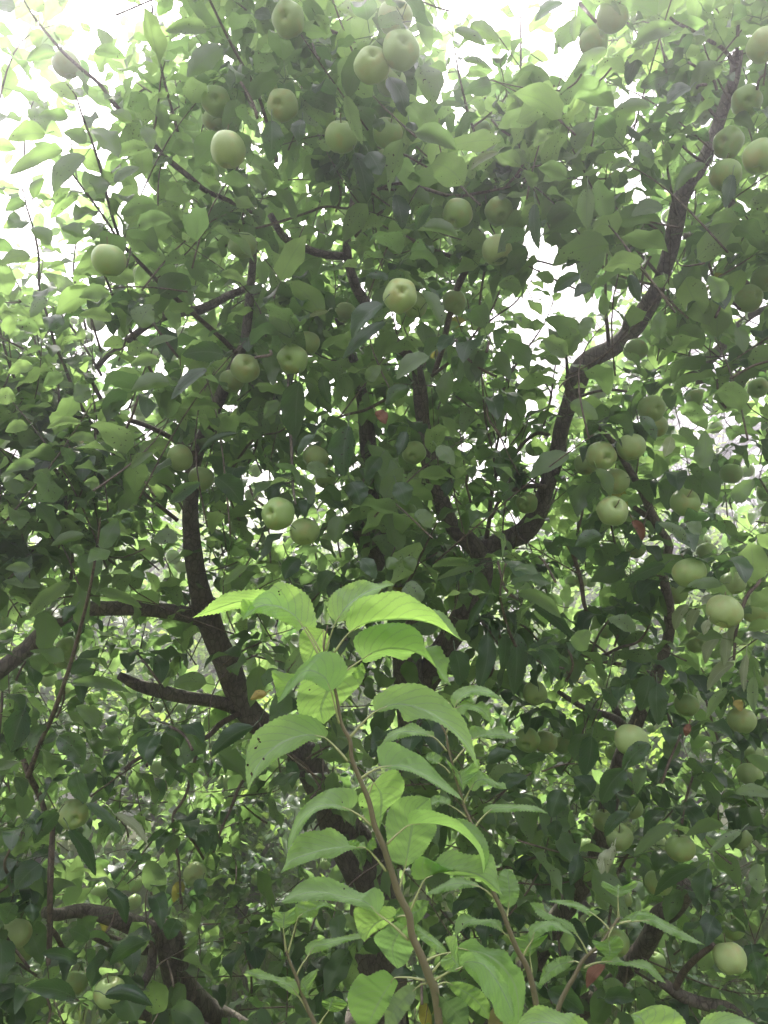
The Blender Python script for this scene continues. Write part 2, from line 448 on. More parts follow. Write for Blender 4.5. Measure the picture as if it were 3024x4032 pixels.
L((1322, 2640, 45), (1276, 2851), [(1290, 2720), (1264, 2790)], [(1220, 2640), (1172, 2730), (1180, 2812), (1225, 2828)], [(1420, 2630), (1425, 2685), (1350, 2765), (1315, 2812)], 5, -15, 20, 0, (1305, 2660, 10), 9, rn=.6)
L((1303, 2722, -40), (1091, 2771), [(1275, 2666), (1210, 2641), (1156, 2684)], [(1341, 2693), (1367, 2647), (1358, 2609), (1333, 2579), (1291, 2566), (1254, 2572), (1210, 2601), (1174, 2633), (1150, 2672), (1118, 2718)],
  [(1282, 2716), (1240, 2690), (1203, 2675), (1174, 2690), (1131, 2735)], 22, -28, -30, 0, (1335, 2848, -4), 10, rn=.15)
L((1280, 2906), (976, 3115), [(1211, 2895), (1121, 2920), (1049, 2974), (998, 3047)], [(1291, 2884), (1266, 2848), (1226, 2822), (1175, 2813), (1121, 2817), (1074, 2837), (1012, 2877), (983, 2924), (969, 2985), (969, 3057)],
  [(1247, 2909), (1211, 2920), (1157, 2953), (1099, 2981), (1034, 3036), (1001, 3068)], 40, -30, -40, 0, (1370, 2998, 0), 12, rn=.55)
L((1476, 2803), (1885, 3028), [(1510, 2786), (1577, 2773), (1662, 2794), (1746, 2841), (1822, 2912), (1862, 2969)], [(1468, 2765), (1480, 2739), (1510, 2723), (1544, 2701), (1603, 2691), (1662, 2697), (1725, 2731), (1767, 2769), (1818, 2820), (1848, 2883), (1864, 2942), (1875, 2990)],
  [(1502, 2803), (1565, 2790), (1588, 2832), (1610, 2841), (1658, 2828), (1725, 2845), (1780, 2883), (1807, 2910), (1845, 2965)], 40, -30, -50, 0, (1378, 2903, 0), 12, rn=.6)
L((1503, 3020, -20), (1822, 3151), [(1567, 3016), (1621, 3028), (1693, 3066), (1756, 3104)], [(1493, 3003), (1486, 2948), (1516, 2927), (1554, 2923), (1600, 2948), (1659, 2978), (1702, 3020), (1752, 3075), (1799, 3121)],
  [(1545, 3028), (1609, 3036), (1676, 3068), (1735, 3104)], 40, -35, -20, 0, (1417, 3068, 0), 11, rn=.1)
L((1472, 3083, 20), (1493, 3268), [(1500, 3130), (1500, 3200)], [(1510, 3045), (1560, 3032), (1592, 3087), (1575, 3140), (1525, 3185), (1505, 3230)], [(1440, 3110), (1412, 3140), (1428, 3200), (1465, 3252)], 12, 10, 10, 12, (1447, 3140, 2), 10, rn=.45)
L((1381, 3191), (1132, 3347), [(1320, 3172), (1255, 3176), (1200, 3213), (1164, 3267)], [(1407, 3155), (1399, 3115), (1367, 3103), (1302, 3106), (1247, 3133), (1204, 3166), (1171, 3209), (1150, 3256), (1136, 3300)],
  [(1374, 3194), (1302, 3183), (1247, 3194), (1206, 3233), (1173, 3285)], 42, -25, -30, 0, (1461, 3249, 0), 12, rn=.4)
L((1441, 3340), (1103, 3439), [(1366, 3336), (1293, 3343), (1214, 3365), (1149, 3390)], [(1434, 3314), (1412, 3322), (1376, 3318), (1356, 3293), (1302, 3260), (1266, 3271), (1222, 3274), (1171, 3293), (1150, 3329), (1134, 3354), (1123, 3401)],
  [(1413, 3344), (1366, 3350), (1311, 3378), (1257, 3378), (1203, 3396), (1156, 3414), (1120, 3430)], 40, -22, -30, 0, (1521, 3430, 0), 12, rn=.5)
L((1490, 3600), (1105, 3553), [(1438, 3553), (1347, 3531), (1257, 3513), (1185, 3521)], [(1510, 3560), (1507, 3517), (1474, 3495), (1427, 3517), (1366, 3488), (1293, 3456), (1228, 3456), (1177, 3481), (1141, 3517)],
  [(1456, 3582), (1402, 3566), (1347, 3552), (1275, 3544), (1203, 3548), (1138, 3556)], 42, -25, -30, 0, (1608, 3701, 0), 12, rn=.2)
L((1560, 3612, 35), (1436, 3709), [(1500, 3625), (1460, 3660)], [(1545, 3572), (1420, 3570), (1393, 3590), (1402, 3640), (1415, 3682)], [(1550, 3622), (1510, 3650), (1470, 3672), (1448, 3692)], 8, 20, 0, 0, (1610, 3610, 5), 8, rn=.8, label='small pale green leaf with a rusty red spot')
L((1600, 3645, 40), (1565, 3815), [(1560, 3690), (1545, 3745)], [(1583, 3622), (1520, 3650), (1474, 3692), (1498, 3738), (1530, 3780)], [(1625, 3690), (1625, 3735), (1600, 3790)], 14, 10, 10, 0, (1618, 3660, 4), 8, rn=.05, label='darker green leaf blotched with red rust spots')
L((1596, 3412, 30), (1693, 3142), [(1609, 3341), (1621, 3265), (1630, 3200)], [(1541, 3383), (1524, 3298), (1520, 3235), (1537, 3180), (1579, 3142), (1643, 3134)], [(1643, 3387), (1689, 3324), (1718, 3265), (1710, 3235), (1700, 3185)], 16, 10, 40, 0, (1572, 3503, 2), 10, rn=.3)
L((1613, 3248, -10), (1904, 3442), [(1693, 3244), (1777, 3260), (1841, 3303), (1887, 3362)], [(1607, 3231), (1609, 3201), (1642, 3189), (1693, 3191), (1756, 3210), (1803, 3231), (1841, 3265), (1883, 3315), (1905, 3366), (1909, 3408)],
  [(1640, 3245), (1700, 3230), (1777, 3222), (1830, 3228), (1882, 3262), (1918, 3320), (1924, 3370), (1915, 3412)], -35, 60, -20, 0, (1524, 3324, 0), 10, rn=.3)
L((1673, 3463), (1981, 3526), [(1732, 3437), (1816, 3432), (1880, 3445), (1930, 3478)], [(1702, 3416), (1724, 3378), (1753, 3355), (1787, 3347), (1837, 3364), (1880, 3366), (1934, 3364), (1951, 3408), (1960, 3459), (1968, 3501)],
  [(1630, 3460), (1622, 3410), (1667, 3371), (1715, 3412), (1760, 3441), (1837, 3452), (1892, 3468), (1943, 3508)], 35, 20, -20, 0, (1614, 3589, 0), 11, rn=.4)
L((1774, 3750, -10), (1815, 3818), [(1790, 3785)], [(1735, 3785), (1755, 3820), (1795, 3826)], [(1755, 3695), (1795, 3690), (1803, 3745)], -10, 20, -10, 0, (1664, 3788, 0), 11, rn=.75)
L((1816, 3809, -30), (2027, 4007), [(1837, 3788), (1901, 3796), (1947, 3847), (1985, 3914)], [(1808, 3775), (1837, 3750), (1880, 3754), (1922, 3783), (1964, 3826), (1998, 3880), (2015, 3944)],
  [(1845, 3809), (1878, 3838), (1900, 3902), (1935, 3944), (1955, 4000), (2000, 4030)], 18, -20, -40, 0, (1707, 3863, 0), 11, under=True, rn=.4)
L((1795, 3735, 30), (2040, 4060), [(1922, 3760), (2006, 3838), (2040, 3930)], [(1821, 3712), (1867, 3695), (1905, 3729), (1989, 3745), (2019, 3792), (2053, 3821), (2068, 3889), (2061, 3965)],
  [(1820, 3800), (1890, 3880), (1950, 3960), (1990, 4040)], 20, -10, 10, 0, (1700, 3830, 8), 11, under=False, rn=.1, label='broad greyish leaf showing its upper side')
L((1761, 3752, 10), (1618, 3634), [(1710, 3712), (1655, 3668)], [(1740, 3718), (1690, 3676), (1645, 3642)], [(1730, 3752), (1680, 3715), (1640, 3680)], 20, -10, 10, 0, None, rn=.6)
L((1690, 3548, 40), (1530, 3600), [(1640, 3590), (1580, 3602)], [(1650, 3545), (1590, 3568), (1555, 3590)], [(1672, 3600), (1632, 3642), (1590, 3640), (1550, 3615)], 16, -10, 0, 0, None, under=False, rn=.3)
L((1553, 3850, -25), (1440, 4060), [(1515, 3910), (1475, 3985)], [(1510, 3820), (1448, 3844), (1420, 3834), (1380, 3888), (1369, 3938), (1385, 3996), (1415, 4040)], [(1566, 3870), (1548, 3912), (1524, 3967), (1478, 4036)], -12, 12, -10, -6, (1673, 3860, 0), 11, under=False, rn=.2, label='broad greyish leaf showing its upper side')
L((1707, 3902, -14), (1838, 4045), [(1753, 3944), (1795, 3990)], [(1753, 3931), (1804, 3927), (1837, 3956), (1846, 4000)], [(1722, 3950), (1740, 3990), (1780, 4035)], -10, 8, 0, 0, None, under=False, rn=.0, mat=M_LEAF)
L((1640, 3890, 20), (1515, 4050), [(1590, 3935), (1545, 3990)], [(1605, 3878), (1550, 3918), (1518, 3970)], [(1632, 3930), (1592, 3995), (1550, 4045)], 10, -14, 0, 0, (1680, 3872, 0), 9, rn=.5, mat=M_LEAF)
L((1760, 3868, 25), (1925, 4015), [(1845, 3915), (1895, 3962)], [(1820, 3868), (1890, 3898), (1928, 3955)], [(1785, 3905), (1840, 3955), (1890, 3995)], 14, -10, 0, 0, (1712, 3888, 0), 9, under=False, rn=.5)

# pale curled-over edges of the front leaves (sub-parts of their leaves)
def curl(parent_leaf, *a, **k):
    o = traced_leaf(S1, D1, *a, under=False, nu=20, **k); o.name = 'curled_edge'
    o.parent = parent_leaf
def near_leaf(x, y):
    q = P(x, y, D1); best = None
    for o in S1.children:
        if o.name.startswith('leaf'):
            co = np.empty(len(o.data.vertices) * 3, np.float32); o.data.vertices.foreach_get('co', co)
            dm = np.linalg.norm(co.reshape(-1, 3) + np.array(S1.location) - q, axis=1).min()
            if best is None or dm < best[0]: best = (dm, o)
    return best[1]
curl(near_leaf(985, 2415), (992, 2370, -12), (958, 2440), [(975, 2405)], [(960, 2358), (949, 2385), (950, 2420)], [(1000, 2395), (985, 2425)], 10, -6, rn=.9)
curl(near_leaf(1150, 2685), (1165, 2655, -46), (1096, 2766), [(1135, 2690)], [(1120, 2650), (1072, 2640), (1080, 2690), (1090, 2735)], [(1160, 2685), (1125, 2735)], 20, -6, rn=.9)
curl(near_leaf(1420, 3330), (1410, 3335, -14), (1370, 3312), [(1392, 3322)], [(1414, 3314), (1390, 3308)], [(1400, 3330), (1380, 3326)], 6, -6, rn=.9)
curl(near_leaf(1441, 3340), (1441, 3340, -6), (1478, 3308), [(1458, 3325)], [(1450, 3318), (1468, 3300)], [(1460, 3345), (1482, 3335)], 6, -6, rn=.9)
curl(near_leaf(1395, 2650), (1385, 2655, 10), (1434, 2625), [(1410, 2645)], [(1400, 2635), (1425, 2612)], [(1405, 2672), (1436, 2650)], 6, -6, rn=.9)

# --- second shoot, to the right and a little farther
D2 = 0.95
S2 = empty('leafy_shoot', P(2130, 4050, D2))
tag(S2, 'thinner green shoot just right of and behind the large central shoot', 'shoot', 'young shoots in the foreground')
stem_part(S2, 'stem', [(1735, 2851, 7, 0), (1756, 2893, 9, 0), (1765, 2948, 10, 0), (1782, 3012, 11, 0), (1799, 3079, 12, 0), (1820, 3147, 13, 0), (1841, 3210, 14, 0), (1866, 3265, 15, 0),
    (1905, 3390, 17, 0), (1943, 3513, 20, 0), (1977, 3585, 21, 0), (2002, 3653, 22, 0), (2036, 3737, 24, 0), (2078, 3817, 26, 0), (2110, 3950, 28, 0), (2135, 4150, 30, 0)], D2, M_GREENSTEM)
L = lambda *a, **k: traced_leaf(S2, D2, *a, nu=40, **k)
L((1790, 2786), (1986, 2757), [(1812, 2745), (1860, 2722), (1920, 2725)], [(1774, 2756), (1788, 2727), (1822, 2706), (1864, 2699), (1915, 2708), (1955, 2735)], [(1805, 2767), (1843, 2741), (1898, 2737), (1945, 2748)], 30, -15, -10, 0, (1757, 2890, 0), 8, rn=.7)
L((1793, 2792, -10), (1932, 2845), [(1831, 2775), (1873, 2784), (1907, 2805)], [(1808, 2772), (1835, 2758), (1869, 2775), (1898, 2763), (1928, 2800)], [(1815, 2811), (1828, 2811), (1842, 2794), (1881, 2803), (1907, 2830)], 20, -15, -20, 0, (1757, 2890, 0), 8, rn=.8)
L((1710, 2904), (1503, 2931), [(1651, 2885), (1588, 2881), (1541, 2898)], [(1706, 2881), (1676, 2877), (1651, 2860), (1621, 2847), (1579, 2866), (1537, 2881), (1516, 2908)], [(1693, 2900), (1634, 2895), (1579, 2906), (1537, 2918)], 26, -16, -10, 0, (1759, 2957, 0), 9, rn=.75)
L((1864, 2912), (2048, 2906), [(1904, 2895), (1967, 2892)], [(1849, 2881), (1858, 2858), (1896, 2864), (1925, 2877), (1963, 2860), (1997, 2881)], [(1875, 2908), (1913, 2904), (1989, 2908)], 26, -16, 10, 0, (1784, 3003, 0), 9, rn=.4)
L((1731, 3007), (1674, 2984), [(1706, 2993)], [(1740, 2986), (1710, 2963), (1685, 2969)], [(1714, 3007), (1693, 3001)], 20, -10, 0, 0, (1773, 3045, 0), 8, rn=.6)
L((1807, 3037, -8), (1824, 3117), [(1815, 3075)], [(1785, 3015), (1761, 2993), (1773, 3025), (1798, 3065)], [(1845, 3018), (1882, 2990), (1884, 3035), (1842, 3085)], 14, 10, -20, 0, (1803, 3090, 0), 9, rn=.6)
L((1851, 3109, -12), (1995, 3106), [(1879, 3075), (1925, 3072), (1955, 3090)], [(1832, 3071), (1841, 3037), (1883, 3031), (1925, 3058), (1955, 3080), (1985, 3083)], [(1870, 3113), (1904, 3089), (1942, 3098), (1970, 3105)], 18, -10, -10, 0, (1824, 3168, 0), 9, rn=.55)
L((1773, 3172), (1693, 3168), [(1735, 3155)], [(1773, 3151), (1735, 3134), (1702, 3138)], [(1744, 3163), (1710, 3168)], 20, -10, 0, 0, (1837, 3218, 0), 8, rn=.4)
L((1908, 3210), (2159, 3203), [(1946, 3182), (2031, 3180), (2115, 3187)], [(1902, 3189), (1921, 3172), (1967, 3166), (2052, 3168), (2115, 3176)], [(1934, 3199), (2001, 3197), (2073, 3193)], 26, -16, 10, 0, (1866, 3265, 0), 10, rn=.5)
L((1888, 3492), (1675, 3522), [(1829, 3478), (1762, 3486)], [(1880, 3480), (1829, 3459), (1795, 3454), (1753, 3475), (1711, 3497)], [(1829, 3496), (1770, 3507), (1719, 3518)], 24, -16, 0, 0, (1943, 3534, 0), 9, rn=.2)
L((2002, 3577, 10), (1994, 3421), [(2006, 3522), (2002, 3467)], [(1973, 3551), (1960, 3492), (1968, 3442)], [(2032, 3551), (2044, 3501), (2027, 3450), (2008, 3427)], 10, 10, 20, -14, (1996, 3610, 0), 9, rn=.1)
L((1981, 3670), (1795, 3691), [(1943, 3634), (1880, 3625), (1829, 3636)], [(1968, 3627), (1922, 3619), (1880, 3619), (1846, 3602), (1812, 3604), (1795, 3627), (1791, 3661)], [(1943, 3652), (1880, 3640), (1829, 3653), (1808, 3672)], 24, -16, 0, 0, (2023, 3720, 0), 9, rn=.25)
L((2095, 3703), (2265, 3690), [(2112, 3661), (2175, 3640)], [(2082, 3678), (2091, 3644), (2133, 3629), (2200, 3632)], [(2124, 3688), (2158, 3667), (2215, 3667)], 24, -16, 0, 0, (2057, 3770, 0), 9, rn=.2)
L((2086, 3767, 8), (2078, 3676), [(2088, 3720)], [(2060, 3757), (2019, 3724), (2004, 3690), (2040, 3690)], [(2124, 3724), (2156, 3680), (2110, 3695)], 8, 8, 20, 0, (2094, 3830, 0), 9, under=False, rn=.4)

# --- third shoot, low on the left
D3 = 0.95
S3 = empty('leafy_shoot', P(1238, 4050, D3))
tag(S3, 'small shoot low down left of the large central shoot, few pale leaves', 'shoot', 'young shoots in the foreground')
stem_part(S3, 'stem', [(1128, 3745, 10, 0), (1141, 3786, 12, 0), (1166, 3844, 14, 0), (1184, 3895, 16, 0), (1213, 3975, 19, 0), (1238, 4029, 21, 0), (1290, 4180, 22, 0)], D3, M_GREENSTEM)
L = lambda *a, **k: traced_leaf(S3, D3, *a, nu=40, **k)
L((1116, 3660), (1121, 3592), [(1118, 3620)], [(1087, 3638), (1073, 3602), (1090, 3591)], [(1155, 3631), (1160, 3576), (1138, 3585)], 10, 6, 10, 0, (1126, 3747, 0), 9, rn=.6)
L((1173, 3616, 6), (1325, 3588), [(1206, 3588), (1249, 3574), (1286, 3563)], [(1152, 3638), (1159, 3577), (1184, 3551), (1235, 3548), (1278, 3551), (1304, 3562)], [(1191, 3613), (1242, 3609), (1257, 3577), (1286, 3570), (1307, 3579)], 14, -10, 0, 0, (1135, 3750, 0), 9, under=False, rn=.8)
L((1213, 3765), (1463, 3691), [(1235, 3730), (1286, 3716), (1358, 3698)], [(1202, 3747), (1210, 3718), (1249, 3698), (1286, 3698), (1340, 3689), (1412, 3676)], [(1235, 3752), (1278, 3741), (1322, 3723), (1394, 3700)], 20, -14, 0, 0, (1166, 3841, 0), 9, rn=.7)
L((1173, 3920), (964, 3826), [(1148, 3886), (1097, 3864), (1032, 3846)], [(1181, 3888), (1141, 3848), (1097, 3848), (1047, 3830), (1014, 3815)], [(1155, 3915), (1105, 3882), (1068, 3861), (1003, 3850)], 20, -14, 0, 0, (1213, 3985, 0), 10, rn=.6)
L((1184, 3865, -8), (1217, 3931), [(1200, 3890)], [(1195, 3850), (1235, 3822), (1248, 3833), (1228, 3873), (1213, 3898)], [(1186, 3895), (1203, 3925)], 14, -10, 0, 0, None, rn=.5)
L((1293, 3982), (1318, 3922), [(1304, 3949)], [(1267, 3949), (1293, 3932)], [(1336, 3982), (1365, 3953), (1340, 3932)], 8, 8, 10, 0, (1255, 4040, 0), 9, under=False, rn=.7)

# --- fourth shoot, low on the right
D4 = 1.0
S4 = empty('leafy_shoot', P(2180, 4050, D4))
tag(S4, 'short leaning shoot at lower right below the knotted limb, long pointed leaves', 'shoot', 'young shoots in the foreground')
stem_part(S4, 'stem', [(2438, 3612, 12, 0), (2404, 3661, 13, 0), (2362, 3720, 15, 0), (2311, 3762, 16, 0), (2286, 3796, 17, 0), (2260, 3847, 19, 0), (2235, 3889, 20, 0), (2200, 3970, 22, 0), (2165, 4150, 24, 0)], D4, M_GREENSTEM)
L = lambda *a, **k: traced_leaf(S4, D4, *a, nu=40, **k)
L((2433, 3535), (2435, 3480), [(2434, 3505)], [(2395, 3509), (2370, 3488), (2378, 3470), (2412, 3492)], [(2463, 3522), (2509, 3484), (2492, 3470), (2459, 3497)], 10, 10, 20, 0, (2436, 3615, 0), 9, rn=.5)
L((2516, 3627), (2777, 3722), [(2564, 3624), (2627, 3650), (2691, 3680)], [(2510, 3606), (2564, 3608), (2606, 3620), (2661, 3650), (2724, 3690)], [(2564, 3642), (2627, 3672), (2691, 3701)], 16, -16, -30, 0, (2438, 3636, 0), 10, rn=.4)
L((2442, 3627, 12), (2620, 3632), [(2500, 3604), (2560, 3604)], [(2480, 3600), (2530, 3587), (2575, 3602)], [(2500, 3627), (2560, 3624)], 10, -10, 0, 0, None, rn=.5)
L((2345, 3606), (2149, 3547), [(2303, 3581), (2248, 3561)], [(2362, 3589), (2319, 3579), (2281, 3556), (2227, 3544)], [(2319, 3602), (2269, 3579), (2218, 3562)], 18, -12, 0, 0, (2400, 3661, 0), 9, rn=.5)
L((2281, 3695), (2086, 3556), [(2240, 3645), (2170, 3608), (2120, 3582)], [(2248, 3634), (2184, 3608), (2146, 3588), (2138, 3562), (2106, 3553)], [(2250, 3667), (2184, 3638), (2121, 3604)], 18, -14, 0, 0, (2315, 3758, 0), 9, rn=.35)
L((2395, 3692, -15), (2395, 3785), [(2402, 3740)], [(2370, 3708), (2332, 3703), (2353, 3737), (2383, 3766)], [(2429, 3686), (2454, 3716), (2438, 3750), (2412, 3773)], -4, 8, -20, 0, (2420, 3640, 0), 8, under=False, rn=.5)
L((2368, 3788), (2623, 3872), [(2438, 3786), (2501, 3796), (2564, 3819)], [(2374, 3771), (2421, 3762), (2459, 3786), (2530, 3779), (2573, 3807), (2606, 3849)], [(2416, 3799), (2480, 3804), (2543, 3822), (2589, 3858)], 18, -14, -20, 0, (2298, 3811, 0), 10, rn=.45)
L((2262, 3785, 20), (2120, 3880), [(2200, 3800), (2150, 3840)], [(2240, 3765), (2190, 3775), (2140, 3820)], [(2230, 3815), (2180, 3845), (2140, 3875)], 14, -10, 0, 0, (2290, 3800, 4), 8, rn=.3)

# --- shoot whose top leaves just enter at the lower edge on the right
D5 = 0.62
S5 = empty('leafy_shoot', P(2420, 4700, D5))
tag(S5, 'shoot mostly below the lower edge of the photo, three bright leaf tops showing', 'shoot', 'young shoots in the foreground')
stem_part(S5, 'stem', [(2400, 4110, 9, 0), (2410, 4250, 14, 0), (2415, 4450, 18, 0), (2420, 4700, 22, 0)], D5, M_GREENSTEM)
L = lambda *a, **k: traced_leaf(S5, D5, *a, **k)
L((2310, 4120), (2028, 4075), [(2230, 4045), (2110, 4025)], [(2330, 4050), (2262, 3992), (2215, 3990), (2175, 3972), (2120, 3958), (2080, 3980), (2045, 4020)], [(2260, 4120), (2150, 4090)], 30, -20, -10, 0, (2400, 4190, 0), 10, rn=.9)
L((2490, 4110), (2482, 3994), [(2530, 4050), (2520, 4010)], [(2700, 4110), (2700, 4030), (2660, 3980), (2610, 3958), (2560, 3962), (2520, 3980)], [(2485, 4070), (2500, 4030)], 30, -20, -10, 0, (2412, 4240, 0), 10, rn=.85)
L((2700, 4180), (3050, 4080), [(2800, 4060), (2920, 4040)], [(2740, 4060), (2785, 3998), (2860, 3985), (2950, 4020)], [(2780, 4150), (2900, 4130)], 30, -20, -10, 0, (2418, 4420, 0), 10, rn=.7)
